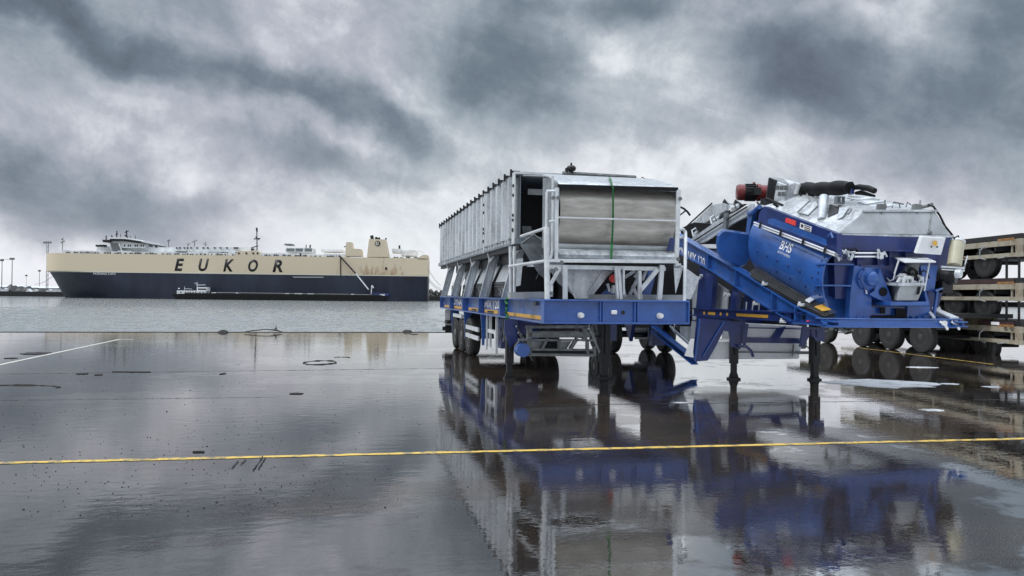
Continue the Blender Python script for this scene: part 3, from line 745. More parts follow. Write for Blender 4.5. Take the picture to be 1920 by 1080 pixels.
# ---- wheels
def tyre_mb(c, R, w, ax=(1,0,0)):
    b = MB(); h = w/2
    b.lathe([(R*.56,-h*.8), (R*.72,-h), (R*.90,-h*.98), (R*.97,-h*.8), (R,-h*.62), (R,-h*.12), (R-.012,-h*.1), (R-.012,h*.1), (R,h*.12), (R,h*.62), (R*.97,h*.8), (R*.90,h*.98), (R*.72,h), (R*.56,h*.8)], c, ax, 36)
    return b
def rim_mb(c, R, w, s=-1):
    b = MB(); h = w/2*s; cx = Vector(c)
    b.lathe([(R*.57,-h*.75), (R*.57,h*.82), (R*.52,h*.86), (R*.50,h*.55), (R*.30,h*.25), (R*.27,h*.25), (R*.26,h*.75), (R*.13,h*.85), (R*.12,h*.9)], cx, (1,0,0), 28)
    for k in range(8):
        t = k*math.pi/4; b.lathe([(.014,0),(.014,.03)], cx+Vector((h*.24, math.cos(t)*R*.36, math.sin(t)*R*.36)), (s,0,0), 6)
    return b
def wheel(x, y, par, R=.52, w=.30, s=-1, z=0):
    o = tyre_mb((x, y, z+R), R, w).build('wheel', 'tyre', par)
    rim_mb((x, y, z+R), R, w, s).build('rim', 'rim', o); return o
ya1 = P(876, 668, X=.05).y; 
for yy in (ya1, ya1+1.35, ya1+2.7):
    wheel(.20, yy, T1); wheel(WD-.22, yy, T1, s=1)
    MB().tube([(.3, yy, .52), (WD-.3, yy, .52)], .07, 10).build('axle', 'dark', T1)
# ---- left side under-run rails and tapering brackets
b = MB()
for (z0) in (.72, .50):
    ya = P(897, 640, X=.06).y; yb = P(874, 640, X=.06).y
    b.box(.04, .08, ya, yb, z0, z0+.11)
b.build('side_rail', 'galv_lt', T1)
for px in (902, 870, 846):
    y = P(px, 600, X=.03).y
    MB().prism([(.02, y, GB), (.26, y, GB), (.14, y, .80), (.12, y, .42), (.06, y, .42), (.05, y, .80)], (0,.04,0)).build('rail_bracket', 'blue', T1)
y = P(858, 590, X=.05).y; MB().box(.03, .12, y-.9, y+.9, .98, 1.08).build('side_rail', 'galv_lt', T1)
b = MB()   # galvanised tool rack behind the leg
for px in (915, 921.5, 933):
    y = P(px, 620, X=.1).y; b.bar((.08, y, GB), (.08, y, .35), .05, .05)
y0 = P(933, 620, X=.1).y; y1 = P(918, 620, X=.1).y
b.box(.05, .09, y0, y1, .78, .86); b.box(.05, .09, y0, y1, .36, .44)
b.prism([(.05, y0, .78), (.05, y0+.18, .78), (.05, y0+.12, .6), (.05, y0+.18, .44), (.05, y0, .44)], (.03,0,0)); b.build('tool_rack', 'galv_lt', T1)
y = P(940, 620, X=.3).y; MB().box(.3, 1.2, y, y+.5, .42, 1.1).build('tool_box', 'blue_dk', T1)
y = P(884, 620, X=.5).y; MB().box(.35, WD-.4, y, y+.6, .62, 1.12).build('cross_tank', 'dark', T1)
b = MB()
for i in range(4):
    yy = 3.2+i*.5; b.tube([(.25, yy, 1.15), (.28, yy+.1, .85), (.22, yy+.25, .62), (.3, yy+.5, .9)], .018, 6)
b.build('hose', 'grey', T1)
# rear: number plate, lamp board, hanging mudguards
y = P(836, 590, X=.1).y
MB().box(.1, .25, y, y+.03, .80, 1.15).build('rear_plate', 'white', T1)
b = MB(); b.box(.12, .6, YR-.6, YR-.55, .35, 1.15); b.box(.05, .4, YR-1.6, YR-.9, .70, .78); b.box(.06, .5, YR-.4, YR-.3, .42, .55); b.build('mudguard', 'dark', T1)
MB().box(.08, .3, YR-.9, YR-.5, .62, .70).build('tail_lamp', 'galv_lt', T1)
b = MB(); b.box(.3, WD-.3, YR-.1, YR, .45, .6); b.build('underrun_bar', 'dark', T1)

MB().box(1.6, 2.45, 5.2, 7.4, .78, 1.16).build('dark_under_fill', 'dark', T1, bevel=.05)  # dark box added to darken the space under the trailer
b = MB()
for i in range(5): b.bar((1.3+i*.25, 4.6, 1.18), (1.2+i*.27, 4.9, .82+.05*(i%2)), .05, .05)
b.box(1.1, 2.5, 4.8, 4.86, .80, .88); b.build('under_bracket', 'dark', T1)
# ================================================================ MIXING TRAILER (right machine)
f2 = Frame(5.05, 12.4, YA)
T2 = root('mixing_trailer', f2, 'blue trailer with tilted frame carrying a drum mixer under a grey zinc hood', 'trailer')
P2 = f2.P
def PP(px, py, p0, nrm):
    o = f2.loc((0, 0, EYE)); r = ray(px, py); d = Vector((r.dot(f2.x), r.dot(f2.y), r.z))
    return o + d*((Vector(p0)-o).dot(nrm)/d.dot(nrm))
def poly2(lst, ext, **pl): return MB().prism(pts(f2, lst, **pl), ext)
W2 = 2.5
# --- inclined side girder (near) and its twin
top = pts(f2, [(1262,437),(1390,511),(1487,572),(1545,599),(1562,602)], X=0.0)
bot = pts(f2, [(1262,470),(1330,507),(1430,573),(1487,606),(1562,613)], X=0.0)
for x0 in (0.0, W2-.2):
    off = Vector((x0, 0, 0)); s1 = .10
    b = MB(); b.prism([p+off+Vector((s1,0,0)) for p in top] + [p+off+Vector((s1,0,0)) for p in bot[::-1]], (.02,0,0))
    for ln, sg in ((top, 1), (bot, -1)):
        for i in range(len(ln)-1):
            a, c = ln[i]+off, ln[i+1]+off
            b.prism([a, c, c+Vector((0,0,-.022*sg)), a+Vector((0,0,-.022*sg))], (.2,0,0))
    gd = b.build('inclined_girder', 'blue', T2)
    b = MB()
    def ybet(ln, y):
        for i in range(len(ln)-1):
            a, c = ln[i], ln[i+1]
            if min(a.y, c.y) <= y <= max(a.y, c.y): return a.z+(c.z-a.z)*(y-a.y)/(c.y-a.y)
        return ln[-1].z
    for px in (1326, 1378, 1447, 1491):
        y = P2(px, 540, X=0).y; zt_ = ybet(top, y)-.024; zb_ = ybet(bot, y)+.024
        b.box(x0+.004, x0+.099, y, y+.03, zb_, zt_)
    b.build('stiffener', 'blue', T2)
# lamps on the girder end
a = P2(1507, 595, X=.09); MB().lathe([(.035,0),(.035,.02),(.02,.02)], a, (-1,0,0), 12).build('lamp', 'dark', T2)
a = P2(1516.5, 604.5, X=.09); MB().lathe([(.035,0),(.035,.03),(.02,.04)], a, (-1,0,0), 12).build('lamp', 'redlens', T2)
# name in white on a darker field
def on(px, py): return P2(px, py, X=.094)
o_ = on(1268.5, 472.5); e_ = on(1324, 501.5); u_ = on(1269.5, 457.0)
text('DYNAMIX 120', 'decal', T2, on(1266.5,474.5), on(1321.5,502)-on(1266.5,474.5), on(1269,459.5)-on(1268.5,475.5), bold=.012, depth=.004)
# --- lower side rail with reflectors
b = MB()
ra = P2(1306, 583, X=.02); rb = P2(1480, 590, X=.02); ya, yb = rb.y, ra.y
b.box(.05, .07, ya, yb+.2, 1.27, 1.40); b.box(0, .12, ya-.4, yb+.2, 1.40, 1.425); b.box(0, .12, ya-1, yb+.2, 1.245, 1.27)
b.box(W2-.07, W2-.05, ya, yb+.2, 1.27, 1.40)
b.build('side_rail', 'blue_dk', T2)
def strip2(pa, pb):
    y1 = P2(pa, 590, X=.045).y; y0 = P2(pb, 590, X=.045).y; MB().box(.040, .049, y0, y1, 1.29, 1.35).build('reflector_strip', 'yellow', T2)
strip2(1381, 1440); strip2(1328, 1341)
for px in (1320, 1351, 1363): strip2(px-1, px+2)
# --- front beam and right-hand outrigger
fz = P2(1800, 603, Y=0).z; fz1 = P2(1560, 602, Y=0).z
b = MB(); zt2 = 1.325
b.box(0, W2+.02, .0, .16, zt2-.13, zt2); b.box(-.01, W2+.03, -.02, .3, zt2+.001, zt2+.02)
b.build('front_beam', 'blue', T2, bevel=.006)
ra = P2(1795, 601, X=W2); rb = P2(1746, 575, X=W2)
b = MB(); b.bar((W2-.06, .05, zt2+.03), (W2-.06, rb.y, rb.z), .16, .03); b.bar((W2-.42, .1, zt2+.03), (W2-.25, rb.y-.2, rb.z-.05), .05, .03); b.build('outrigger', 'white', T2)  # wet sheen on the rail top put in as white
b = MB(); b.bar((W2+.02, .02, zt2-.05), (W2+.02, rb.y+.6, rb.z+.02), .03, .13); b.build('outrigger_web', 'blue', T2)
b = MB()
for px in (1768, 1790):
    a = P2(px, 606, Y=-.02); b.tube([a+Vector((-.08,-.02,.03)), a+Vector((.0,-.05,-.02)), a+Vector((.07,-.02,-.10))], .022, 7); b.lathe([(.045,0),(.045,.05)], a, (0,-1,0), 10)
b.build('coupling', 'chrome', T2)
b = MB()
for px in (1594,1607,1620,1708,1720,1732):
    a = P2(px, 598, Y=.3); b.prism([a+Vector((-.04,-.1,-.03)), a+Vector((.04,-.1,-.03)), a+Vector((0,-.0,.05))], (0,.12,0))
b.build('gusset_foot', 'blue', T2)
# --- mixer body
EX = P2(1425, 390, X=.25) - P2(1566, 439, X=.25)          # runs back and up along the tilted frame
EX = Vector((0, EX.y, EX.z))
YF = .42
def fp(px, py, Y=YF): return P2(px, py, Y=Y)
b = MB(); b.prism([fp(*q) for q in ((1563,440),(1746,441),(1762,450),(1757,500),(1752,545),(1744,600),(1600,600),(1598,560),(1566,560))], EX)
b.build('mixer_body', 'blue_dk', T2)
b = MB(); b.prism([fp(1592,601,YF-.12), fp(1595,547,YF-.12), fp(1602,498,YF-.12), fp(1648,499,YF-.12), fp(1650,546,YF-.12), fp(1634,552,YF-.12), fp(1634,601,YF-.12)], (0,.12,0)); 
b.prism([fp(1650,503,YF-.2), fp(1674,566,YF-.2), fp(1668,570,YF-.2), fp(1645,560,YF-.2), fp(1630,552,YF-.2), fp(1640,545,YF-.2)], (0,.2,0))
b.prism([fp(1702,574,YF-.1), fp(1744,574,YF-.1), fp(1743,601,YF-.1), fp(1700,601,YF-.1)], (0,.1,0))
b.prism([fp(1600,575,YF-.06), fp(1702,575,YF-.06), fp(1702,590,YF-.06), fp(1634,590,YF-.06), fp(1634,600,YF-.06), fp(1600,600,YF-.06)], (0,.06,0))
b.prism([fp(1726,498,YF-.1), fp(1758,498,YF-.1), fp(1752,545,YF-.1), fp(1733,545,YF-.1)], (0,.09,0))
b.prism([fp(1733,545,YF-.3), fp(1736,545,YF-.3), fp(1744,572,YF-.3), fp(1738,572,YF-.3)], (0,.25,0))
b.build('end_plate', 'blue', T2)
b = MB(); b.prism([fp(1632,592,YF-.13), fp(1700,592,YF-.13), fp(1700,600,YF-.13), fp(1632,600,YF-.13)], (0,.02,0)); b.prism([fp(1680,578,YF-.13), fp(1699,578,YF-.13), fp(1699,592,YF-.13), fp(1680,592,YF-.13)], (0,.02,0))
b.prism([fp(1651,576,YF-.13), fp(1660,576,YF-.13), fp(1660,588,YF-.13), fp(1651,588,YF-.13)], (0,.02,0)); b.build('opening', 'black', T2)
a = fp(1656, 547, YF-.21); MB().lathe([(.075,0),(.075,.008)], a, (0,-1,0), 16).build('opening', 'black', T2)
# shelf
b = MB(); b.prism([fp(1671,566,-.02), fp(1740,566,-.02), fp(1740,573,-.02), fp(1671,573,-.02)], (0,.5,0)); b.build('shelf', 'blue', T2, bevel=.006)
# bearing
a = fp(1625, 523, YF-.12); b = MB(); b.lathe([(.19,0),(.19,.04),(.165,.05),(.165,.07),(.12,.085),(.11,.17),(.085,.19),(.02,.20)], a, (0,-1,0), 24); bb = b.build('bearing_housing', 'blue', T2)
b = MB()
for k in range(6): b.lathe([(.018,0),(.018,.03)], a+Vector((.175*math.cos(k*1.047), -.04, .175*math.sin(k*1.047))), (0,-1,0), 6)
b.build('bolt', 'blue_dk', bb)
a = fp(1623, 542, YF-.13); MB().tube([a, a+Vector((0,-.03,-.08))], .014, 6).build('grease_nipple', 'chrome', T2)
# ribs on the end of the drum trough, left of the bearing
b = MB()
for (a, c) in (((1549,495),(1600,498)), ((1541,535),(1595,538))):
    A1, C1 = fp(*a, .30), fp(*c, .30); b.box(A1.x, C1.x, .28, .60, A1.z-.012, A1.z+.012)
b.prism([fp(1553,482,.6), fp(1602,482,.6), fp(1602,601,.6), fp(1560,601,.6), fp(1544,570,.6), fp(1539,530,.6)], (0,.05,0))
b.build('trough_end', 'blue', T2)
# navy crossing band with frames below the hood
b = MB(); a = fp(1563,440,YF-.1); c = fp(1745,470,YF-.1); b.box(a.x, c.x, YF-.1, YF-.002, c.z, a.z); b.box(a.x, c.x, YF-.16, YF-.002, c.z-.03, c.z)
for px in (1602, 1640, 1662, 1692): x = fp(px, 480).x; b.box(x, x+.012, YF-.08, YF-.002, fp(1600,497).z, c.z-.03)
b.box(fp(1604,498).x, fp(1648,498).x, YF-.14, YF-.003, fp(1604,500).z, fp(1604,497).z)
b.build('cross_band', 'blue_dk', T2)
# upper side of the body (left), sloping strip, stickers
sx = .22
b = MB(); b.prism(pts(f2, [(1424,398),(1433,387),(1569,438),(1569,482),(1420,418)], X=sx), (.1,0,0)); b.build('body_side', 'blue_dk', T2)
b = MB(); b.prism(pts(f2, [(1440,411),(1449,409),(1549,449),(1550,461),(1440,419)], X=sx-.008), (.008,0,0)); b.build('side_channel', 'blue', T2)
b = MB(); b.prism(pts(f2, [(1473.5,408),(1492.5,414.5),(1491,423.5),(1472,416.5)], X=sx-.01), (.01,0,0)); b.build('warning_sticker', 'redlens', T2)
b = MB(); b.prism(pts(f2, [(1500.5,417.5),(1521.5,425.5),(1520,435.5),(1499,428)], X=sx-.01), (.01,0,0)); rt = b.build('rating_plate', 'white', T2)
b = MB()
for i in range(3): b.prism(pts(f2, [(1508,421.5+i*3.6),(1519,425.8+i*3.4),(1519,427.5+i*3.4),(1508,423.2+i*3.6)], X=sx-.014), (.004,0,0))
b.prism(pts(f2, [(1502,420),(1506,421.5),(1505.5,427),(1501.5,425.5)], X=sx-.014), (.004,0,0)); b.build('print', 'dark', rt)
b = MB(); a = P2(1556, 441, X=.15); b.tube([a+Vector((0,-.08,-.05)), a+Vector((0,-.03,.03)), a+Vector((0,.06,-.02))], .018, 6); b.build('lifting_eye', 'blue', T2)
# --- drum trough cover
yn = .42
near = pts(f2, [(1563,474),(1556,480),(1549,489),(1544,500),(1541,514),(1540,530),(1542,548),(1547,566),(1556,586)], Y=yn)
yfar = P2(1418, 418, X=near[0].x).y
far = pts(f2, [(1419,415),(1414,420),(1410,428),(1406.5,438),(1404.5,452),(1404.5,466),(1407,480),(1412,494),(1421,508)], Y=yfar)
NR = 10
def spl(L, t):
    f_ = t*(len(L)-1); i = min(int(f_), len(L)-2); s = f_-i
    p0 = L[max(i-1,0)]; p1 = L[i]; p2 = L[i+1]; p3 = L[min(i+2,len(L)-1)]
    return .5*((2*p1)+(p2-p0)*s+(2*p0-5*p1+4*p2-p3)*s*s+(3*p1-p0-3*p2+p3)*s**3)
def surf(u, v, off=0.0):
    p = spl(near, v).lerp(spl(far, v), u)
    if off:
        dv = (spl(near, min(v+.02,1)).lerp(spl(far, min(v+.02,1)), u) - spl(near, max(v-.02,0)).lerp(spl(far, max(v-.02,0)), u)); du = far[3]-near[3]
        n_ = du.cross(dv).normalized()
        if n_.x > 0: n_ = -n_
        p = p + n_*off
    return p
b = MB(); b.sheet([[surf(u/12, v/26) for v in range(27)] for u in range(13)], -.015); b.build('drum_cover', 'blue', T2)
b = MB()
for u0, u1 in ((-.012, .012), (.985, 1.0)):
    rows = [[surf(u, v/20, .012) for v in range(21)] for u in (u0, u1)]; b.sheet(rows, .03)
b.build('drum_flange', 'blue', T2)
b = MB()
for (v, us) in ((.07, [.06,.17,.28,.39,.5,.61,.72,.83,.93]), (.60, [.1,.25,.4,.55,.7,.85]), (.78, [.08,.2,.4,.6])):
    for u in us: 
        c_ = surf(u, v, .012); n_ = (surf(u, v, .02)-surf(u, v)).normalized(); b.lathe([(.026,0),(.026,.012),(.014,.02)], c_, n_, 8)
for k in range(9):
    v = .1+k*.1; c_ = surf(.03, v, .012); n_ = (surf(.03, v, .02)-surf(.03, v)).normalized(); b.lathe([(.018,0),(.018,.015)], c_, n_, 6)
b.build('rivet', 'blue_dk', T2)
from mathutils.bvhtree import BVHTree
_g = [[surf(u/24, v/52, .012) for v in range(53)] for u in range(25)]
_bv = BVHTree.FromPolygons([p for r in _g for p in r], [(i*53+j, i*53+j+1, i*53+j+54, i*53+j+53) for i in range(24) for j in range(52)])
def drum_text(s, quad, bold=0):
    """white lettering wrapped on the curved drum cover; quad = its bottom left, bottom right, top right, top left"""
    cu = bpy.data.curves.new('t', 'FONT'); cu.body = s; cu.offset = bold; cu.resolution_u = 3
    ob = bpy.data.objects.new('t', cu); C.objects.link(ob); bpy.context.view_layer.update()
    me = bpy.data.meshes.new_from_object(ob.evaluated_get(bpy.context.evaluated_depsgraph_get())); bpy.data.objects.remove(ob)
    xs = [v.co.x for v in me.vertices]; ys_ = [v.co.y for v in me.vertices]; x0, x1, y0, y1 = min(xs), max(xs), min(ys_), max(ys_)
    o = f2.loc((0, 0, EYE)); q = [Vector((*c, 0)) for c in quad]
    for v in me.vertices:
        a = (v.co.x-x0)/(x1-x0); c_ = (v.co.y-y0)/(y1-y0); p = q[0].lerp(q[1], a).lerp(q[3].lerp(q[2], a), c_)
        r = ray(p.x, p.y); d = Vector((r.dot(f2.x), r.dot(f2.y), r.z)).normalized(); h = _bv.ray_cast(o, d); v.co = h[0]-d*.012
    me.materials.clear(); me.materials.append(M['decal'])
    q = bpy.data.objects.new('lettering', me); C.objects.link(q); q.parent = T2
drum_text('BHS', [(1460.3,466.1),(1481,475.5),(1488.9,458.9),(1467.2,450.8)], .02)
drum_text('SONTHOFEN', [(1457.2,473.3),(1479.7,483.9),(1481.4,479.4),(1458.9,468.6)], .0)
# two pipes along the drum, then across the front
b = MB()
for dy in (0, 4.5):
    b.tube([P2(1414,417+dy,X=.10), P2(1566,475+dy,X=.10), P2(1578,483+dy*.6,Y=.2)], .016, 7)
    b.tube([P2(1602,474.5+dy*1.5,Y=.2), P2(1650,474.5+dy*1.5,Y=.2)], .016, 7)
b.build('grease_pipe', 'chrome', T2)
b = MB()
for px, py in ((1425,422),(1463,437),(1505,453),(1546,469)): b.bar(P2(px-1,py+6,X=.06), P2(px+2,py-6,X=.06), .03, .03)
b.build('pipe_clip', 'dark', T2)
b = MB(); random.seed(3)
for i in range(13):
    c_ = P2(1568+random.random()*32, 470+random.random()*14, Y=.15); d_ = Vector((random.uniform(-1,1), random.uniform(-1,1), random.uniform(-1,1))).normalized()*random.uniform(.04,.09)
    b.tube([c_-d_, c_+d_], random.uniform(.010,.024), 7)
for i in range(10):
    c_ = P2(1646+random.random()*16, 472+random.random()*12, Y=.15); d_ = Vector((random.uniform(-.3,.3), 0, random.uniform(-1,1))).normalized()*.05; b.tube([c_-d_, c_+d_], random.uniform(.010,.02), 6)
b.build('valve_cluster', 'galv', T2)
b = MB()
for i in range(5): c_ = P2(1572+i*7, 472, Y=.25); b.tube([c_, c_+Vector((.04,.02,.06)), c_+Vector((.1,0,.0))], .014, 6)
b.build('hose', 'black', T2)
# --- rounded guard further back
gy = yfar+.25
b = MB(); gpl = pts(f2, [(1354,433),(1362,431),(1400,437),(1408,441),(1409,470),(1406,488),(1398,499),(1389,501.5),(1370,494),(1354,486),(1347,474),(1345,458),(1347,440)], Y=gy)
b.prism(gpl, (0,.09,.03)); b.build('rounded_guard', 'blue', T2, bevel=.03)
# --- grey hood (truncated pyramid that leans with the frame)
BFL = P2(1569,438.5,Y=YF-.05); BFR = P2(1783,441.5,Y=YF-.05); TFL = P2(1619,396,Y=YF+.12); TFR = P2(1753,396,Y=YF+.12)
BBL = P2(1431,386,X=BFL.x); TBL = P2(1503,364,X=TFL.x); BBR = BFR+(BBL-BFL); TBR = TFR+(TBL-TFL)
b = MB(); b.add([BFL,BFR,BBR,BBL,TFL,TFR,TBR,TBL], [(0,1,5,4),(1,2,6,5),(2,3,7,6),(3,0,4,7),(4,5,6,7),(3,2,1,0)]); b.build('hood', ['hood'], T2, bevel=.012)
b = MB(); b.prism([BFL+Vector((-.03,-.03,0)), BFR+Vector((.03,-.03,0)), BFR+Vector((.03,-.03,-.035)), BFL+Vector((-.03,-.03,-.035))], (0,.06,0)); b.bar(BFL+Vector((-.03,0,0)), BBL+Vector((-.03,0,0)), .06, .03)
b.bar(TFL+Vector((-.03,-.02,.005)), TFR+Vector((.03,-.02,.005)), .04, .035); b.build('hood_rim', 'galv', T2)
b = MB(); b.bar(P2(1640,395,Y=YF+.3), P2(1750,396.5,Y=YF+.3), .04, .04); b.build('seal_strip', 'black', T2)
MB().prism([BFL+Vector((.03,-.012,.01)), BFR+Vector((-.03,-.012,.01)), TFR+Vector((-.02,-.012,-.01)), TFL+Vector((.02,-.012,-.01))], (0,.01,0)).build('hood_front_shade', 'zinc', T2)  # darker plate over the hood front; its shade is put into the colour
fn = (BFR-BFL).cross(TFL-BFL)
def FH(px, py, off=.02): p = PP(px, py, BFL, fn); return p+Vector((0,-off,0))
b = MB(); b.bar(FH(1745,400), FH(1740,432), .02, .02); b.build('hood_seam', 'grey', T2)
b = MB(); b.lathe([(.03,0),(.03,.05)], FH(1740,437), (0,-1,0), 8)
for px in (1652, 1718): b.tube([FH(px,400), FH(px-1,393)], .02, 6); b.bar(FH(px-5,388,.0), FH(px+6,390,.0), .12, .10); b.bar(FH(px+5,392), FH(px+6,376), .03, .03)
b.build('hood_latch', 'grey', T2)
b = MB(); random.seed(5)
b.tube([P2(1672,391,Y=.9), P2(1675,380,Y=.9), P2(1686,381,Y=.9), P2(1688,391,Y=.9)], .012, 6)
b.tube([P2(1699,388,Y=.9), P2(1701,379,Y=.9), P2(1708,384,Y=.9)], .012, 6); b.tube([P2(1727,388,Y=.8), P2(1740,386,Y=.8), P2(1748,382,Y=.8)], .03, 7)
b.bar(P2(1676,379,Y=.9), P2(1694,383,Y=.9), .03, .02)
b.build('hood_handle', 'grey', T2)
b = MB(); b.tube([P2(1740,384,Y=.8), P2(1750,387,Y=.6), P2(1762,404,Y=.5), P2(1772,424,Y=.45), P2(1785,440,Y=.4), P2(1790,450,Y=.35)], .018, 7); b.build('cable', 'black', T2)
# things on the left slope of the hood
sn = (BBL-BFL).cross(TFL-BFL)
def SL(px, py, off=0): p = PP(px, py, BFL, sn); n_ = sn.normalized(); n_ = n_ if n_.z > 0 else -n_; return p+n_*off
b = MB(); b.tube([SL(1540,411,-.02), SL(1549,384,.15)], [.075,.085], 14); b.build('cowl', 'galv', T2)
b = MB(); b.prism([SL(1552,408,.01), SL(1556,384,.01), SL(1574,390,.01), SL(1573,399,.01), SL(1560,405,.01)], (0,0,.004)); b.build('hood_opening', 'dark', T2)
b = MB(); b.prism([SL(1573,392,.01), SL(1593,391,.04), SL(1580,410,.03), SL(1570,412,.01)], (.01,0,.01)); b.build('cowl_wing', 'galv', T2)
b = MB()
b.tube([SL(1497,401,.04), SL(1520,381,.05), SL(1516,374,.12)], .014, 6); b.tube([SL(1497,401,.03), SL(1516,407,.03), SL(1537,389,.05), SL(1532,380,.12)], .018, 6)
b.tube([SL(1585,410,.05), SL(1597,404,.07), SL(1599,398,.06), SL(1592,407,.05)], .012, 6); b.build('hood_handle', 'grey', T2)
b = MB(); a = SL(1577,383,.08)
b.box(a.x-.07, a.x+.08, a.y-.02, a.y+.05, a.z-.06, a.z-.04); b.box(a.x-.07, a.x+.08, a.y-.02, a.y+.05, a.z+.05, a.z+.07); b.box(a.x-.08, a.x-.06, a.y-.02, a.y+.05, a.z-.06, a.z+.07); b.box(a.x+.07, a.x+.09, a.y-.02, a.y+.05, a.z-.06, a.z+.07); b.box(a.x-.01, a.x+.01, a.y-.02, a.y+.05, a.z-.06, a.z+.07)
b.build('lifting_frame', 'galv_dk', T2)
b = MB(); random.seed(11)
for i in range(9):
    a = P2(1588+i*6.5, 372+i*2.2, X=1.4+.03*i); b.tube([a, a+Vector((.25,-.2,-.02+.03*(i%3)))], .014+.01*(i%2), 6)
b.bar(P2(1590,368,X=1.5), P2(1650,375,X=1.9), .05, .03); b.build('rod_bundle', 'galv', T2)
# air bag hose (black) on top, with smaller hoses
b = MB(); L_ = []; rr = []
for i in range(25):
    t = i/24; L_.append(P2(1502+92*t, 353.5+1.5*math.sin(t*5)+ (2 if t<.1 else 0), X=1.15)); rr.append(.115+.025*abs(math.sin(t*math.pi*3.2+.3)) - (.03 if t>.93 else 0))
b.tube(L_, rr, 14); b.build('dust_bag', 'black', T2)
b = MB(); b.tube([P2(1594,342,X=1.2), P2(1596,364,X=1.2)], .055, 9); b.build('bag_clamp', 'blue_dk', T2)
b = MB(); b.tube([P2(1597,352,X=1.25), P2(1612,350.5,X=1.25), P2(1628,353,X=1.25), P2(1640,358,X=1.25)], [.04,.05,.055,.05], 9); b.tube([P2(1605,362,X=1.3), P2(1615,361,X=1.3), P2(1640,367.5,X=1.3)], [.03,.045,.02], 8); b.build('hose', 'black', T2)
# drive motor, red
mc = P2(1412, 361, X=1.0); ax_ = (P2(1445, 360, X=1.0)-P2(1385, 362, X=1.0)); L0 = ax_.length; ax_ = Vector((1, -.35, -.02)).normalized(); L0 = .72
ms_ = mc - ax_*(L0*.5)
b = MB(); b.lathe([(.05,0),(.155,.015),(.175,.06),(.175,.17)], ms_, ax_, 20); b.build('motor_cowl', 'red', T2)
b = MB(); b.lathe([(.165,.171),(.165,.42)], ms_, ax_, 20)
for k in range(16):
    t = k*math.pi/8; u_ = ax_.cross(Vector((0,0,1))).normalized(); w_ = ax_.cross(u_); d_ = u_*math.cos(t)+w_*math.sin(t); b.bar(ms_+ax_*.19+d_*.175, ms_+ax_*.41+d_*.175, .012, .03, up=d_)
b.box(mc.x-.1, mc.x+.05, mc.y-.24, mc.y-.15, mc.z-.08, mc.z+.08); b.build('motor_body', 'dark', T2)
b = MB(); b.lathe([(.165,.43),(.19,.44),(.19,.50),(.17,.51),(.16,.66),(.2,.67),(.2,.72)], ms_, ax_, 20); b.lathe([(.03,0),(.03,.05)], mc+Vector((.02,0,.17)), (0,0,1), 8); b.build('motor_flange', 'red', T2)
# flap plate and grey gearbox next to it
b = MB(); b.prism(pts(f2, [(1443,333),(1478,345),(1474,384),(1437,375)], Y=P2(1450,360,X=.9).y), (0,.04,0)); b.build('flap_plate', 'dark', T2)
yq = P2(1480,365,X=.9).y-.1
b = MB(); b.prism(pts(f2, [(1443,332.5),(1468,334),(1480,345),(1477,346)], Y=yq), (0,.03,0)); b.build('flap_edge', 'galv_lt', T2)
b = MB(); b.prism(pts(f2, [(1477,346),(1490,341),(1501,344),(1503,362),(1497,389),(1470,392),(1471,380)], Y=yq), (0,.4,.12)); b.build('gearbox', 'galv', T2, bevel=.02)
a = P2(1496,353,Y=yq-.02); b = MB(); b.lathe([(.055,-.12),(.05,.0),(.07,.08)], a, (.2,-.3,.9), 12); b.build('filler_neck', 'galv_lt', T2)
b = MB(); b.tube([P2(1501,362,Y=yq-.1), P2(1503,372,Y=yq-.15), P2(1500,388,Y=yq-.15), P2(1489,400,Y=yq-.12), P2(1478,402,Y=yq-.1), P2(1467,393,Y=yq-.1), P2(1450,382,Y=yq-.1)], .022, 8)
b.tube([P2(1411,383,X=.5), P2(1410,392,X=.5), P2(1420,400,X=.4), P2(1428,392,X=.4), P2(1422,382,X=.5)], .018, 7); b.tube([P2(1420,380,X=.5), P2(1430,388,X=.4), P2(1426,400,X=.4)], .02, 7)
b.tube([P2(1436,372,X=.6), P2(1450,378,X=.6), P2(1468,386,X=.6)], .03, 7); b.build('cable', 'black', T2)
b = MB()
for i in range(5): b.box(*(lambda c: (c.x-.03, c.x+.03, c.y-.02, c.y+.02, c.z-.04, c.z+.04))(P2(1458+i*4, 352+ (i%2)*12, Y=yq-.02)))
b.build('control_knob', 'grey', T2)
b = MB(); b.tube([P2(1404,400,X=.4), P2(1412,398,X=.35), P2(1424,388,X=.3)], .05, 8); b.prism(pts(f2, [(1402,400),(1412,395),(1404,440),(1398,440)], X=.4), (.1,0,0)); b.build('swing_arm', 'blue', T2)
b = MB(); b.prism(pts(f2, [(1407,395),(1432,388),(1422,430),(1408,436)], X=.55), (.2,0,0)); b.prism(pts(f2, [(1426,372),(1446,372),(1440,394),(1424,392)], X=.8), (.3,0,0)); b.build('motor_bracket', 'dark', T2)
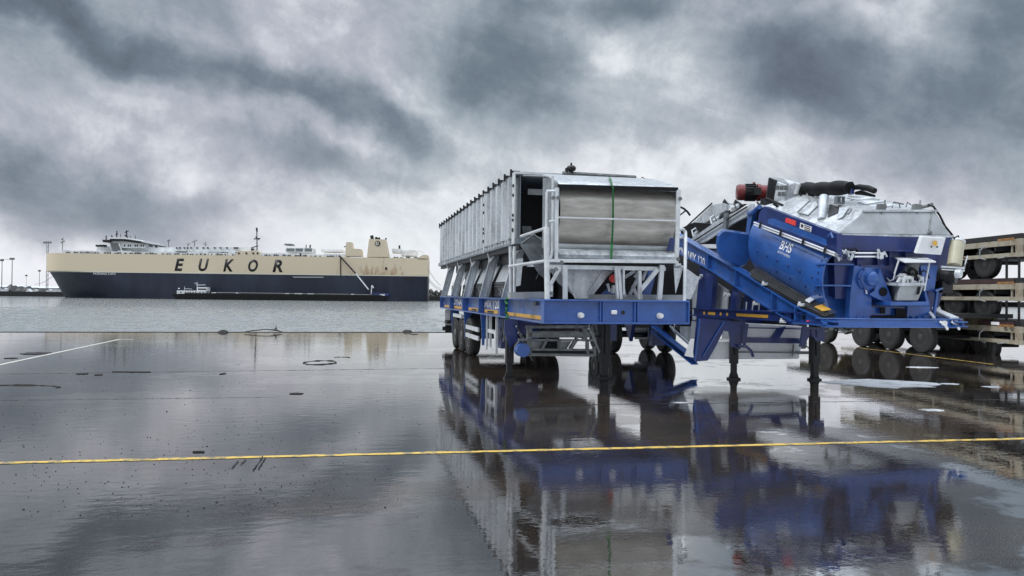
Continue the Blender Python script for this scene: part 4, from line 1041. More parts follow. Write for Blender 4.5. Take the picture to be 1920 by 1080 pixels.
# --- feed conveyor behind
def cbeam(lst, x, w, mt, nm):
    MB().prism(pts(f2, lst, X=x), (w,0,0)).build(nm, mt, T2, bevel=.006)
cbeam([(1288,453),(1344,414),(1410,381),(1412,400),(1372,420),(1316,456)], .45, .06, 'galv', 'conveyor_beam')
cbeam([(1289,427),(1334,384),(1357,380),(1366,380),(1362,394),(1305,428)], 1.5, .06, 'galv', 'conveyor_beam')
cbeam([(1318,457),(1375,420),(1404,405),(1402,440),(1345,458)], .6, 1.0, 'black', 'conveyor_belt')
cbeam([(1276,428),(1300,417),(1345,420),(1330,430),(1290,458),(1276,452)], .9, .5, 'black', 'conveyor_belt')
cbeam([(1305,428),(1362,396),(1395,382),(1380,392),(1330,425),(1300,445)], 1.2, .1, 'dark', 'conveyor_belt')
b = MB()
for px, py in ((1300,432),(1334,408),(1371,385)):
    b.tube([P2(px,py+12,X=.5), P2(px-3,py,X=.5), P2(px+4,py-4,X=.6), P2(px+10,py+5,X=.8)], .018, 6)
    b.tube([P2(px+2,py+8,X=.6), P2(px+16,py-2,X=1.4)], .05, 8)
b.build('idler', 'galv', T2)
b = MB(); b.bar(P2(1288,424,X=1.6), P2(1335,381,X=1.6), .03, .03); b.bar(P2(1296,455,X=.4), P2(1400,388,X=.4), .03, .02)
b.prism(pts(f2, [(1354,380),(1358,373),(1366,383)], X=1.4), (.02,0,0)); b.prism(pts(f2, [(1374,384),(1378,374),(1394,385)], X=1.2), (.02,0,0)); b.build('conveyor_edge', 'dark', T2)
b = MB(); b.prism(pts(f2, [(1357,400),(1362,399),(1361,430),(1354,433)], X=.38), (.05,0,0)); b.build('conveyor_hanger', 'galv_dk', T2)
b = MB(); b.prism(pts(f2, [(1310,458),(1350,458),(1350,466),(1314,465)], X=.3), (.4,0,.0)); b.prism(pts(f2, [(1314,469),(1350,469),(1350,486),(1330,476)], X=.4), (.3,0,0)); b.build('pale_trough', 'white', T2)
b = MB(); b.prism(pts(f2, [(1312,465),(1350,465),(1350,470),(1316,470)], X=.42), (.2,0,0)); b.build('trough_edge', 'zinc', T2)
# --- grating between girder and drum
b = MB()
g0, g1 = P2(1404,514,X=.03), P2(1546,592,X=.03); h0, h1 = P2(1417,501,X=.34), P2(1568,585,X=.34)
nL, nW = 40, 5
gpt = lambda s, t: g0.lerp(g1, s).lerp(h0.lerp(h1, s), t)
for i in range(nL+1): b.bar(gpt(i/nL, 0), gpt(i/nL, 1), .008, .004)
for j in range(nW+1): b.bar(gpt(0, j/nW), gpt(1, j/nW), .010, .006)
b.build('grating', 'mesh', T2)
b = MB(); b.prism([gpt(.0,0)+Vector((0,0,-.05)), gpt(1,0)+Vector((0,0,-.05)), gpt(1,1)+Vector((0,0,-.05)), gpt(0,1)+Vector((0,0,-.05))], (0,0,-.02)); b.build('under_grating_plate', 'dark', T2)
b = MB(); b.prism([gpt(.86,.2)+Vector((0,0,.02)), gpt(.95,.2)+Vector((0,0,.02)), gpt(.97,.8)+Vector((0,0,.02)), gpt(.87,.9)+Vector((0,0,.02))], (0,0,.008)); b.build('warning_tag', 'yellow', T2)
b = MB(); b.prism([gpt(.74,.3)+Vector((0,0,.02)), gpt(.79,.3)+Vector((0,0,.02)), gpt(.78,1)+Vector((0,0,.02)), gpt(.73,1)+Vector((0,0,.02))], (0,0,.02)); b.build('paper_tag', 'white', T2)
b = MB()
for px, py in ((1431,533),(1499,572),(1414,570),(1465,603)): 
    a = P2(px, py, X=-.02); b.box(a.x, a.x+.06, a.y-.06, a.y+.06, a.z-.02, a.z+.03); b.lathe([(.02,0),(.02,.06)], a, (0,0,1), 7)
b.build('girder_clamp', 'chrome', T2)
# --- hydraulic power pack on the shelf
b = MB(); rf = [P2(1665,477,Y=.72), P2(1724,477,Y=.72), P2(1755,490,Y=-.12), P2(1696,490.5,Y=-.12)]
b.prism(rf, (0,0,-.02)); b.build('rain_cover', 'white', T2)
b = MB()
for a, c in ((P2(1672,480,Y=.5), P2(1663,521,Y=.5)), (P2(1685,488,Y=0.05), P2(1677,513,Y=.05)), (P2(1743,490,Y=0), P2(1733,545,Y=0)), (P2(1712,480,Y=.55), P2(1708,530,Y=.55))): b.bar(a, c, .02, .02, up=(0,1,0))
b.tube([P2(1663,521,Y=.4), P2(1668,527,Y=.3), P2(1675,524,Y=.1), P2(1678,512,Y=.05)], .012, 6)
b.build('cover_post', 'galv_lt', T2)
b = MB(); ft = [P2(1688,535,Y=0), P2(1734,534,Y=0), P2(1721,564,Y=.02), P2(1681,564,Y=.02)]; bk = [P2(1667,528,Y=.42), P2(1712,528,Y=.42), P2(1705,560,Y=.42), P2(1672,562,Y=.42)]
b.add(ft+bk, [(0,1,2,3),(7,6,5,4),(0,4,5,1),(1,5,6,2),(3,2,6,7),(0,3,7,4)]); b.build('oil_tank', 'zinc', T2, bevel=.01)
b = MB(); b.prism([P2(1686,531,Y=-.03), P2(1737,530,Y=-.03), P2(1737,535,Y=-.03), P2(1686,536,Y=-.03)], (0,.45,.02)); b.build('tank_lid', 'galv', T2)
b = MB(); b.prism([P2(1722,538,Y=-.02), P2(1727,537,Y=-.02), P2(1724,551,Y=-.02), P2(1719,553,Y=-.02)], (0,.01,0)); b.build('sight_glass', 'black', T2)
b = MB(); a = P2(1712,520,Y=.25); b.lathe([(.085,0),(.085,.16),(.095,.17),(.095,.30),(.06,.32)], a, (0,0,1), 14); b.build('pump_motor', 'grey', T2)
b = MB(); random.seed(9)
for i in range(26):
    c_ = P2(1682+random.random()*50, 515+random.random()*16, Y=.05+random.random()*.3); d_ = random.choice([Vector((.05,0,0)), Vector((0,.04,.02)), Vector((0,0,.05)), Vector((.03,0,.04))]); b.tube([c_-d_, c_+d_], random.uniform(.018,.035), 8)
b.build('hydraulic_valve', 'galv_lt', T2)
b = MB()
for i in range(10):
    c_ = P2(1676+random.random()*50, 508+random.random()*18, Y=.1+random.random()*.2); b.tube([c_, c_+Vector((.05,-.03,.07)), c_+Vector((.14,-.02,.02)), c_+Vector((.2,.02,-.06))], .012, 6)
b.build('hose', 'black', T2)
# --- switch box
b = MB(); b.prism([P2(1729,443,Y=.0), P2(1774,446,Y=.0), P2(1765,478,Y=.06), P2(1718,475,Y=.06)], (.0,.07,.015)); sb = b.build('switch_box', 'white', T2, bevel=.008)
a = P2(1753,456,Y=-.012); b = MB(); b.lathe([(.045,0),(.045,.006)], a, (0,-1,0), 12); b.build('warning_sticker', 'yellow', sb)
b = MB(); b.lathe([(.018,0),(.018,.006)], a+Vector((-.07,0,-.06)), (0,-1,0), 8); b.lathe([(.018,0),(.018,.006)], a+Vector((.04,0,-.06)), (0,-1,0), 8); b.build('button', 'olive', sb)
# --- grease reservoir and motor at the right edge
a = P2(1789,498,Y=.25); tp = P2(1795,455,Y=.35); d_ = (tp-a); 
b = MB(); b.lathe([(.11,0),(.115,.02),(.115,d_.length)], a, d_, 18); rs = b.build('grease_reservoir', 'tan', T2)
b = MB(); b.lathe([(.125,0),(.125,.03),(.1,.05),(.03,.06),(.03,.09)], tp, d_, 18); b.tube([tp+Vector((-.1,-.02,.06)), tp+Vector((.1,0,.05))], .02, 6); b.build('reservoir_cap', 'galv_lt', rs)
b = MB(); b.bar(P2(1765,500,Y=.2), P2(1808,503,Y=.2), .03, .03); b.bar(P2(1765,505,Y=.15), P2(1808,508,Y=.15), .02, .02); b.tube([P2(1808,500,Y=.2), P2(1811,490,Y=.2), P2(1814,480,Y=.25)], .012, 6); b.bar(P2(1806,500,Y=.2), P2(1806,508,Y=.2), .02, .02, up=(0,1,0)); b.build('reservoir_bracket', 'galv_lt', T2)
b = MB(); b.tube([P2(1803,482,Y=.3), P2(1812,486,Y=.25), P2(1813,494,Y=.2), P2(1805,500,Y=.2)], .012, 6); b.build('hose', 'black', T2)
b = MB(); a = P2(1772,516,Y=.3); b.lathe([(.12,0),(.12,.28)], a+Vector((0,.15,0)), (.55,-.8,-.1), 16)
for i in range(7): b.lathe([(.135,0),(.135,.012)], a+Vector((0,.15,0))+Vector((.55,-.8,-.1)).normalized()*(.02+i*.035), (.55,-.8,-.1), 16)
b.box(a.x-.05, a.x+.16, a.y+.0, a.y+.3, a.z-.3, a.z-.1); b.build('agitator_motor', 'dark', T2)
a = P2(1792,513,Y=.15); b = MB(); b.lathe([(.075,0),(.075,.08),(.06,.09),(.05,.075)], a, (.5,-.85,-.05), 16); b.build('motor_end_cap', 'galv_lt', T2)
b = MB(); b.tube([P2(1788,447,Y=.3), P2(1797,442,Y=.3), P2(1798,447,Y=.3)], .012, 6); b.build('cable', 'black', T2)
b = MB(); b.prism([P2(1750,440,Y=.6), P2(1787,441,Y=.6), P2(1783,500,Y=.6), P2(1775,520,Y=.6), P2(1760,575,Y=.6), P2(1742,600,Y=.6), P2(1742,500,Y=.6)], (0,.4,.1)); b.build('support_column', 'blue_dk', T2)
b = MB(); b.bar(P2(1757,545,Y=.3), P2(1750,598,Y=.3), .04, .04); b.bar(P2(1752,545,Y=.25), P2(1780,536,Y=.4), .05, .03); b.build('brace', 'blue', T2)
# --- columns and gussets under the tilted frame
YG = 3.25
g2 = lambda px, py, Y=YG: P2(px, py, Y=Y)
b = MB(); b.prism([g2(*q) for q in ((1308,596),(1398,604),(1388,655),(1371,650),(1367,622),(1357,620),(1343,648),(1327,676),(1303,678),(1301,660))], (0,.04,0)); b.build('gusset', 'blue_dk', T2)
b = MB(); b.bar(g2(1357,604,YG-.03), g2(1318,668,YG-.03), .02, .03, up=(0,1,0)); b.bar(g2(1312,598,YG-.03), g2(1303,676,YG-.03), .03, .04, up=(0,1,0)); b.build('gusset_rib', 'blue', T2)
b = MB(); yy0 = P2(1312,560,X=.06).y
for pa, pb_, px2 in ((1322,500,1316), (1378,545,1372)):
    pass
b.prism(pts(f2, [(1312,500),(1338,514),(1332,588),(1304,586)], X=.06), (.1,0,0)); b.prism(pts(f2, [(1374,535),(1385,542),(1378,590),(1366,590)], X=.1), (.1,0,0)); b.prism(pts(f2, [(1395,550),(1440,578),(1440,590),(1392,590)], X=.5), (.05,0,0)); b.build('column', 'blue_dk', T2)
b = MB(); b.prism(pts(f2, [(1343,530),(1365,545),(1362,586),(1338,586)], X=.3), (.03,0,0)); b.build('grey_panel', 'galv', T2)
b = MB(); b.prism(pts(f2, [(1320,520),(1450,585),(1450,592),(1310,592)], X=.9), (.03,0,0)); b.build('inner_wall', 'dark', T2)
b = MB()
for px in (1400, 1412, 1424): b.bar(P2(px,566,X=.06), P2(px-2,588,X=.06), .016, .016)
b.build('rod', 'galv_lt', T2)
b = MB(); 
for px,py in ((1317,517),(1314,521),(1362,552),(1368,553)): b.lathe([(.035,0),(.035,.05)], P2(px,py,X=.02), (-1,0,0), 8)
b.build('shackle', 'galv_lt', T2)
b = MB(); b.prism(pts(f2, [(1298,520),(1312,525),(1308,545),(1303,600),(1298,600)], X=.1), (.03,0,0)); b.prism(pts(f2, [(1297,602),(1303,602),(1301,646),(1292,640)], X=.1), (.03,0,0)); b.build('edge_plate', 'galv', T2)
# low inclined tail beam with pale plate
a0, a1 = P2(1226,612,X=.05), P2(1303,672,X=.05)
b = MB()
for dz in (0, .13): b.bar(a0+Vector((0,0,-dz)), a1+Vector((0,0,-dz)), .16, .02)
b.bar(a0+Vector((.04,0,-.065)), a1+Vector((.04,0,-.065)), .02, .12); b.build('tail_beam', 'blue', T2)
b = MB(); b.prism(pts(f2, [(1256,612),(1300,612),(1300,655),(1262,622)], X=.2), (.03,0,0)); b.bar(P2(1256,611,X=.15), P2(1299,650,X=.15), .03, .03); b.build('tail_plate', 'galv', T2)
b = MB(); b.prism(pts(f2, [(1218,605),(1223,605),(1222,648),(1216,648)], X=.5), (.3,0,0)); b.prism(pts(f2, [(1186,604),(1215,604),(1215,636),(1190,636)], X=1.2), (.6,0,0)); b.prism(pts(f2, [(1170,604),(1186,606),(1180,640)], X=.2), (.1,0,0)); b.build('rear_box', 'blue_dk', T2)
b = MB(); b.prism(pts(f2, [(1232,618),(1250,632),(1246,648),(1232,646)], X=.3), (.2,0,0)); b.build('rear_plate', 'blue_dk', T2)
# chassis running back
b = MB()
for x in (.5, W2-.6): b.box(x, x+.14, 4.0, 11.5, 1.05, 1.24)
for y in (5, 7, 9, 11): b.box(.641, W2-.601, y, y+.1, 1.08, 1.2)
b.box(.1, W2-.1, 6.5, 11.5, 1.24, 1.3); b.build('chassis', 'blue_dk', T2)
# tail superstructure seen through gaps
b = MB(); b.box(.8, W2-.2, 6.2, 10, 1.31, 3.0); b.build('rear_housing', 'dark', T2)
# grey chute boxes under the front
yc2 = 3.5
b = MB(); b.prism(pts(f2, [(1392,606),(1507,612),(1505,640),(1498,673),(1318,674),(1330,640),(1392,640)], Y=yc2), (0,.9,0)); b.build('chute_box', 'white', T2, bevel=.01)
b = MB(); b.prism(pts(f2, [(1394,632.5),(1500,634.5),(1499,644),(1394,642.5)], Y=yc2-.06), (0,.05,0)); b.prism(pts(f2, [(1396,613.5),(1505,616),(1505,618),(1396,615.5)], Y=yc2-.03), (0,.02,0)); b.prism(pts(f2, [(1458,616),(1474,612),(1462,634),(1446,634)], Y=yc2-.05), (0,.03,0)); b.build('chute_band', 'blue_dk', T2)
b = MB(); b.bar(P2(1384,660,Y=yc2-.04), P2(1496,661,Y=yc2-.04), .025, .03); b.bar(P2(1488,645,Y=yc2-.03), P2(1485,670,Y=yc2-.03), .02, .02, up=(0,1,0)); b.build('chute_rib', 'grey', T2)
b = MB(); b.prism([P2(1483,665,Y=yc2-.04), P2(1494,665,Y=yc2-.04), P2(1494,670,Y=yc2-.04), P2(1483,670,Y=yc2-.04)], (0,.02,0)); b.build('maker_plate', 'white', T2)
b = MB(); b.bar(P2(1494,661,Y=3.3), P2(1526,661.5,Y=3.3), .06, .06); b.bar(P2(1498,636,Y=3.3), P2(1522,658,Y=3.3), .02, .02); b.build('outrigger_tube', 'galv_dk', T2)
b = MB(); b.tube([P2(1385,648,Y=3.2), P2(1400,650,Y=3.1), P2(1408,658,Y=3.1), P2(1412,668,Y=3.15)], .03, 8); b.build('hose', 'blue_dk', T2)
b = MB(); b.prism([g2(*q) for q in ((1395,606),(1404,607),(1398,650),(1390,640))], (0,.04,0))
for i in range(7): b.lathe([(.016,0),(.016,.02)], g2(1392-.3*i, 612+i*6, YG-.01), (0,-1,0), 6)
b.build('leg_plate', 'blue_dk', T2)
# legs
L1 = P2(1377, 640, Y=YG+.1); L2_ = P2(1533, 640, Y=YG-.3)
leg(L1.x, YG+.12, 1.22, T2, w=.14); leg(L2_.x, YG-.2, 1.22, T2, w=.17)
b = MB(); b.prism([g2(*q, YG-.35) for q in ((1505,612),(1548,615),(1546,640),(1530,640),(1521,622),(1508,650),(1500,650))], (0,.04,0))
for i in range(3): b.lathe([(.02,0),(.02,.02)], g2(1532, 620+i*5, YG-.36), (0,-1,0), 6); b.lathe([(.02,0),(.02,.02)], g2(1522, 620+i*5, YG-.36), (0,-1,0), 6)
b.build('leg_plate', 'blue_dk', T2)
# wheels of the mixing trailer
wl = P2(1148, 661, Z=0); wr = P2(1268, 665, Z=0)
for yy in (0, 1.35):
    wheel(wl.x, wl.y+yy, T2); wheel(wr.x+.05, wl.y+yy, T2, s=1); MB().tube([(wl.x+.1, wl.y+yy, .52), (wr.x, wl.y+yy, .52)], .07, 10).build('axle', 'dark', T2)
b = MB(); b.box(wl.x-.1, wr.x+.2, wl.y-.3, wl.y+2, .75, 1.25); b.build('axle_mount', 'dark', T2)
# front underside clutter
b = MB(); random.seed(4)
for i in range(14):
    c_ = P2(1550+random.random()*50, 610+random.random()*12, Y=.6+random.random()); b.tube([c_, c_+Vector((random.uniform(-.15,.15), .1, random.uniform(-.1,.04)))], random.uniform(.015,.04), 6)
b.build('air_line', 'grey', T2)

MB().box(1.75, 2.4, 4.2, 5.6, .55, 1.2).build('dark_under_fill', 'dark', T2, bevel=.04)  # dark box added behind the right leg to fill in the gloom
MB().box(.2, 2.3, 6.0, 6.3, .80, 1.22).build('dark_cross_fill', 'dark', T2)  # dark bar added to deepen the darkness under the mixer
# ================================================================ STACKED TRAILERS at the right, and the bogie trailer behind
f3 = Frame(14.84, 22.53, .0758)
o3 = f3.loc((0,0,EYE))
P3 = f3.P
zr = [P3(1910, y, X=0).z for y in (448, 531.5, 613.5)]     # tops of the upper rails
WB = 2.45; LT = 10.5
M['rusty'] = mat('rusty_orange', (.30, .15, .05), .6, 0, .5, 5)
def dim(o):
    for c in o.children: c.data = c.data.copy(); c.data.materials[0] = M['rimdk']
def flat_trailer(label, k, zrail):
    t = root('stacked_trailer', f3, label, 'trailer', None, at=(0, 0, zrail-1.0))
    # z is local: wheel bottoms near -.0x
    for nm, z0, z1 in (('side_rail', .83, 1.0), ('side_rail', .49, .61)):
        MB().box(0, .06, 0.26, LT, z0, z1).build(nm, 'cream', t, bevel=.006)
        MB().box(WB-.06, WB, 0.26, LT, z0, z1).build(nm, 'cream', t, bevel=.006)
    b = MB(); b.box(0, .07, 0, .258, .48, 1.015); b.box(.072, WB-.072, 0, .06, .49, .61); b.box(.072, WB-.072, 0, .06, .83, 1.0); b.box(WB-.07, WB, 0, .258, .48, 1.015)
    b.build('end_frame', 'cream', t, bevel=.006)
    b = MB(); b.box(.02, WB-.02, .05, LT, 1.021, 1.17); b.build('deck', 'dark', t)
    if k: MB().box(.0, .018, .3, LT, 1.021, 1.14).build('side_board', 'maroon', t)
    b = MB()
    for x in (.6, WB-.7): b.box(x, x+.12, .062, LT, .62, 1.02)
    for y in (1.2, 3.4, 5.6, 8): b.box(.1, WB-.1, y, y+.08, .7, 1.0)
    b.build('chassis', 'dark', t)
    b = MB()
    for y in (.45, 4.2, 6.6): b.box(.064, .10, y, y+.06, .60, 1.0)
    b.build('stake_pocket', 'cream', t)
    b = MB(); b.box(-.006, .012, .3, 1.0, .985, 1.06); b.build('load_edge', 'rusty', t)
    b = MB(); b.tube([(.02, 1.5, .95), (-.02, 1.75, .75), (.0, 1.8, .52), (-.02, 1.5, .46)], .02, 6); b.tube([(.03, .4, .62), (.0, .7, .5), (.02, 1.0, .47)], .018, 6); b.tube([(.08, .6, .9),(.08, 1.5, .85), (.1, 2, .8)], .02, 6); b.build('air_hose', 'zinc', t)
    for px in (1841, 1783):
        pass
    for y in (1.72, 3.22):
        dim(wheel(.22, y, t, R=.50, w=.28, z=-.13)); dim(wheel(WB-.22, y+3.3, t, R=.50, w=.28, s=1, z=-.13))
        MB().tube([(.3, y, .37), (WB*.5, y, .37)], .06, 8).build('axle', 'dark', t); MB().tube([(WB*.5, y+3.3, .37), (WB-.3, y+3.3, .37)], .06, 8).build('axle', 'dark', t)
    b = MB(); b.box(.3, WB-.3, 1.4, 3.7, .50, .62); b.build('bogie', 'dark', t)
    return t
labs = ['cream railed flatbed trailer on top of the stack of three', 'cream railed flatbed trailer in the middle of the stack of three', 'cream railed flatbed trailer at the bottom of the stack, wheels on the wet ground']
S3 = [flat_trailer(labs[i], i, zr[i]) for i in range(3)]
b = MB(); b.tube([(-.02,.45,.93),(-.02,.40,.97),(-.02,.33,.97),(-.02,.30,.93),(-.02,.33,.90),(-.02,.40,.90)], .012, 5); b.tube([(-.02,.68,.93),(-.02,.65,.97),(-.02,.58,.97),(-.02,.55,.93),(-.02,.58,.90),(-.02,.65,.90)], .012, 5); b.build('lashing_ring', 'dark', S3[2])
b = MB(); b.box(-.01, .08, .9, 1.25, 1.03, 1.12); b.build('marker', 'white', S3[2])
# dunnage posts between the levels
for k in (0, 1):
    for yy, xx in ((.35, .2), (1.0, .3)):
        o = MB().bar((xx, yy, zr[k+1]+.17), (xx, yy, zr[k]-1+.50), .05, .05, up=(0,1,0)).build('chain_post', 'dark'); place(o, f3)
        tag(o, '%s thin dark post holding up the %s cream trailer, %s to the near end' % (('right', 'top', 'closer') if yy < .5 and k == 0 else ('left', 'top', 'second') if k == 0 else ('right', 'middle', 'closer') if yy < .5 else ('left', 'middle', 'second')), 'post', 'posts between the stacked trailers')
# bogie trailer on the ground behind the mixing trailer
wp = [F0.P(px, py, Z=0) for px, py in ((1618,651),(1668,656),(1724,661))]
fb_ = Frame(wp[2].x, wp[2].y, YA)
TB = root('low_trailer', fb_, 'low trailer with three axles parked behind the blue mixing trailer', 'trailer')
for i, y in enumerate((0, 1.45, 2.9, 5.0)):
    dim(wheel(.15, y, TB, R=.50, w=.30)); wheel(2.3, y, TB, R=.50, w=.30, s=1); MB().tube([(.2,y,.5),(2.2,y,.5)], .06, 8).build('axle', 'dark', TB)
b = MB(); b.box(.0, 2.5, -1.0, 7.5, 1.12, 1.25); b.build('deck', 'dark', TB)
b = MB(); b.box(.6, .72, -1, 7.5, .9, 1.119); b.box(1.8, 1.92, -1, 7.5, .9, 1.119); b.build('chassis', 'olive', TB)
b = MB()
for y in (-.75, .7, 2.15, 3.6): b.prism([(.0,y,1.05),(.4,y,1.05),(.4,y+.02,.75),(.0,y+.02,.75)], (0,.03,0))
b.build('mudguard', 'dark', TB)
b = MB(); b.prism([(-.1,4.2,.9),(.5,4.2,1.0),(.9,4.25,.45),(.4,4.2,.35)], (0,.1,0)); b.tube([(.1,4.5,.9),(.6,4.4,.6),(1.0,4.3,.5)], .06, 8); b.build('landing_gear', 'olive', TB)
# ================================================================ CAR CARRIER across the water
fs = Frame(-235.6, 395, math.atan2(15, 191))
SP = fs.P
M['ship_cream'] = mat('ship_cream', (.60, .54, .40), .5, 0, .10, .05)
# rust at the stern: noise mask limited to a region of the hull side
def ship_cream():
    m_ = bpy.data.materials.new('ship_cream_rust'); m_.use_nodes = True; n = m_.node_tree.nodes; k = m_.node_tree.links; b = n['Principled BSDF']; b.inputs['Roughness'].default_value = .55
    t = n.new('ShaderNodeTexCoord'); mp = n.new('ShaderNodeMapping'); mp.vector_type = 'TEXTURE'; mp.inputs['Location'].default_value = (168, 0, 11); mp.inputs['Scale'].default_value = (17, 400, 8); k.new(t.outputs['Object'], mp.inputs[0])
    g_ = n.new('ShaderNodeVectorMath'); g_.operation = 'LENGTH'; k.new(mp.outputs[0], g_.inputs[0])
    x = n.new('ShaderNodeTexNoise'); x.inputs['Scale'].default_value = .30; x.inputs['Detail'].default_value = 7; x.inputs['Roughness'].default_value = .65
    mq = n.new('ShaderNodeMapping'); mq.inputs['Scale'].default_value = (1, 1, .35); k.new(t.outputs['Object'], mq.inputs[0]); k.new(mq.outputs[0], x.inputs['Vector'])
    a = n.new('ShaderNodeMath'); a.operation = 'SUBTRACT'; k.new(x.outputs['Fac'], a.inputs[0])
    s = n.new('ShaderNodeMath'); s.operation = 'MULTIPLY'; k.new(g_.outputs['Value'], s.inputs[0]); s.inputs[1].default_value = .22; k.new(s.outputs[0], a.inputs[1])
    r = n.new('ShaderNodeValToRGB'); k.new(a.outputs[0], r.inputs[0]); r.color_ramp.elements[0].position = .28; r.color_ramp.elements[0].color = (.66, .56, .405, 1); r.color_ramp.elements[1].position = .52; r.color_ramp.elements[1].color = (.30, .16, .055, 1)
    k.new(r.outputs[0], b.inputs['Base Color']); return m_
M['ship_cream'] = ship_cream()
M['ship_navy'] = mat('ship_navy', (.010, .014, .032), .45, 0, 0, .07, col2=(.020, .032, .056), streak=5, thr=(.38,.55))
M['ship_white'] = mat('ship_white', (.80, .82, .82), .5, 0, .2, .4)
M['ship_line'] = mat('ship_pale_line', (.68, .64, .52), .5)
ship = root('car_carrier', fs, 'huge cream and navy car carrier ship moored across the water', 'ship', at=(0, 0, WZ))
z_ = lambda px, py: SP(px, py, Y=0).z - WZ
ZT = (z_(300, 477.0)); ZL = z_(400, 511.5)
LEN = SP(802, 520, Y=0).x; HB = 16.0
BOW = SP(95.5, 480, Y=16).x; STEM = SP(122, 558, Y=16).x - BOW
def half(x, z):
    w, x0 = half_(x-BOW, z); return w, x0+BOW
def half_(x, z):
    """half breadth of the hull at distance x from the bow tip and height z above water"""
    s = max(0., min(1., z/ZL))
    x0 = STEM*(1-s)**1.1                                # raked stem
    ln = 60-38*s                                   # fine entrance at the water, full flare above
    if z > ZL: ln = 13; x0 = 0
    t = max(0., min(1., (x-x0)/ln)); w = HB*(t*(2-t))**(.5 if z > ZL else .62+.3*(1-s))
    st = max(0., (x-(LEN-14-BOW))/14) * (1-s)*.35
    return w*(1-st), x0
def hull(zs, name, mt):
    xs = [BOW,BOW+.3,BOW+.8,BOW+1.5,-6.5,-4.5,-2,0,2,4,7,11,16,20,25,30,36,43,50,58,66,80,100,120,140,160,175,LEN-8,LEN]
    b = MB(); rows = []
    for z in zs:
        r = []
        for x in xs:
            w, x0 = half(x, z); xx = max(x, x0); w = half(xx, z)[0]; r.append((xx, HB-w, z))
        rows.append(r)
    n = len(xs); vs = [p for r in rows for p in r] + [(p[0], 2*HB-p[1], p[2]) for r in rows for p in r]; m2 = len(zs)*n; fs_ = []
    for i in range(len(zs)-1):
        for j in range(n-1):
            a = i*n+j; fs_.append((a, a+1, a+n+1, a+n)); fs_.append((m2+a, m2+a+n, m2+a+n+1, m2+a+1))
        a = i*n+n-1; fs_.append((a, m2+a, m2+a+n, a+n))
    for j in range(n-1):
        a = (len(zs)-1)*n+j; fs_.append((a, a+1, m2+a+1, m2+a))
    b.add(vs, fs_, True); return b.build(name, mt, ship)
hull([-2, 0, 2, 4, 6, 8, 10, ZL-.5], 'lower_hull', 'ship_navy')
hull([ZL-.5, ZL+.02], 'hull_line', 'ship_line')
hull([ZL+.02, ZL+4, ZT], 'upper_hull', 'ship_cream')
def sx_(px): return SP(px, 480, Y=0).x
def sbox(px0, px1, py0, py1, y0, y1, mt, name, par=None):
    a = SP(px0, py1, Y=y0); c = SP(px1, py0, Y=y0)
    return MB().box(min(a.x, c.x), max(a.x, c.x), y0, y1, min(a.z, c.z)-WZ, max(a.z, c.z)-WZ).build(name, mt, par or ship)
def sprism(lst, y0, th, mt, name, par=None):
    return MB().prism([SP(a, c, Y=y0)-Vector((0,0,WZ)) for a, c in lst], (0, th, 0)).build(name, mt, par or ship)
# raised cream parts at the stern and funnel
sprism([(647,480),(649,454),(658.5,454),(660,466),(676,467),(678,480)], 0, 9, 'ship_cream', 'casing')
fun = sprism([(688,482),(692,448),(722.5,449),(728,482)], 0.05, 12, 'ship_cream', 'funnel')
sprism([(783,484),(792,478),(802,478),(802,487),(783,487)], 0, 30, 'ship_cream', 'stern_bulwark')
b = MB(); b.add([], [])
c_ = SP(708, 456.5, Y=-.05)-Vector((0,0,WZ)); MB().lathe([(1.45,0),(1.45,.1)], c_, (0,-1,0), 20).build('funnel_disc', 'ship_navy', fun)
# emblem: pale crescent and ball inside the disc
b = MB(); cv = []
for i in range(13): t = math.radians(60+240*i/12); cv.append(c_+Vector((math.cos(t)*.95-.1, -.14, math.sin(t)*1.05)))
for i in range(13): t = math.radians(300-240*i/12); cv.append(c_+Vector((math.cos(t)*.6+.12, -.14, math.sin(t)*.75)))
b.add(cv, [(i, i+1, 24-i, 25-i) for i in range(12)])
b.prism([c_+Vector((.2,-.13,.5)), c_+Vector((.9,-.13,.7)), c_+Vector((.35,-.13,.05)), c_+Vector((.9,-.13,-.6)), c_+Vector((.15,-.13,-.4)), c_+Vector((-.1,-.13,.05))], (0,-.02,0)); b.build('emblem', 'ship_line', fun)
b = MB()
for px, py, r in ((698,443,.9),(706,446,.7),(711,447,.7)): p = SP(px, 449, Y=4)-Vector((0,0,WZ)); q_ = SP(px-1, py-1.5, Y=4)-Vector((0,0,WZ)); b.tube([p, q_], r, 10)
b.build('exhaust_pipe', 'dark', fun)
# deck clutter: white housings with dark gaps below
random.seed(21)
b = MB(); px = 118
wh = []
while px < 640:
    w = random.uniform(9, 26); h = random.uniform(2.2, 5.5)
    a = SP(px, 477, Y=2); c2 = SP(px+w, 477-h, Y=2)
    wh.append((a.x, c2.x, 1.2, 9, ZT, ZT+.3+(c2.z-a.z))); px += w+random.uniform(.3, 2)
for q in wh: b.box(*q)
b.build('deck_housing', 'ship_white', ship)
b = MB(); px = 122
while px < 780:
    if not (640 < px < 735):
        x = sx_(px); w = random.uniform(.4, 2.0); b.box(x, x+w, .6, 1.15, ZT, ZT+random.uniform(.4, .95))
    px += random.uniform(4, 14)
b.build('deck_opening', 'dark', ship)
b = MB()      # rail along the deck edge
for i in range(150):
    x = 2+i*(LEN-4)/150
    if not (sx_(645) < x < sx_(730)): b.box(x, x+.12, .3, .42, ZT, ZT+1.2)
for (p0, p1) in ((110,645),(730,783)): b.box(sx_(p0), sx_(p1), .3, .4, ZT+1.12, ZT+1.22); b.box(sx_(p0), sx_(p1), .3, .4, ZT+.6, ZT+.66)
b.build('deck_rail', 'ship_white', ship)
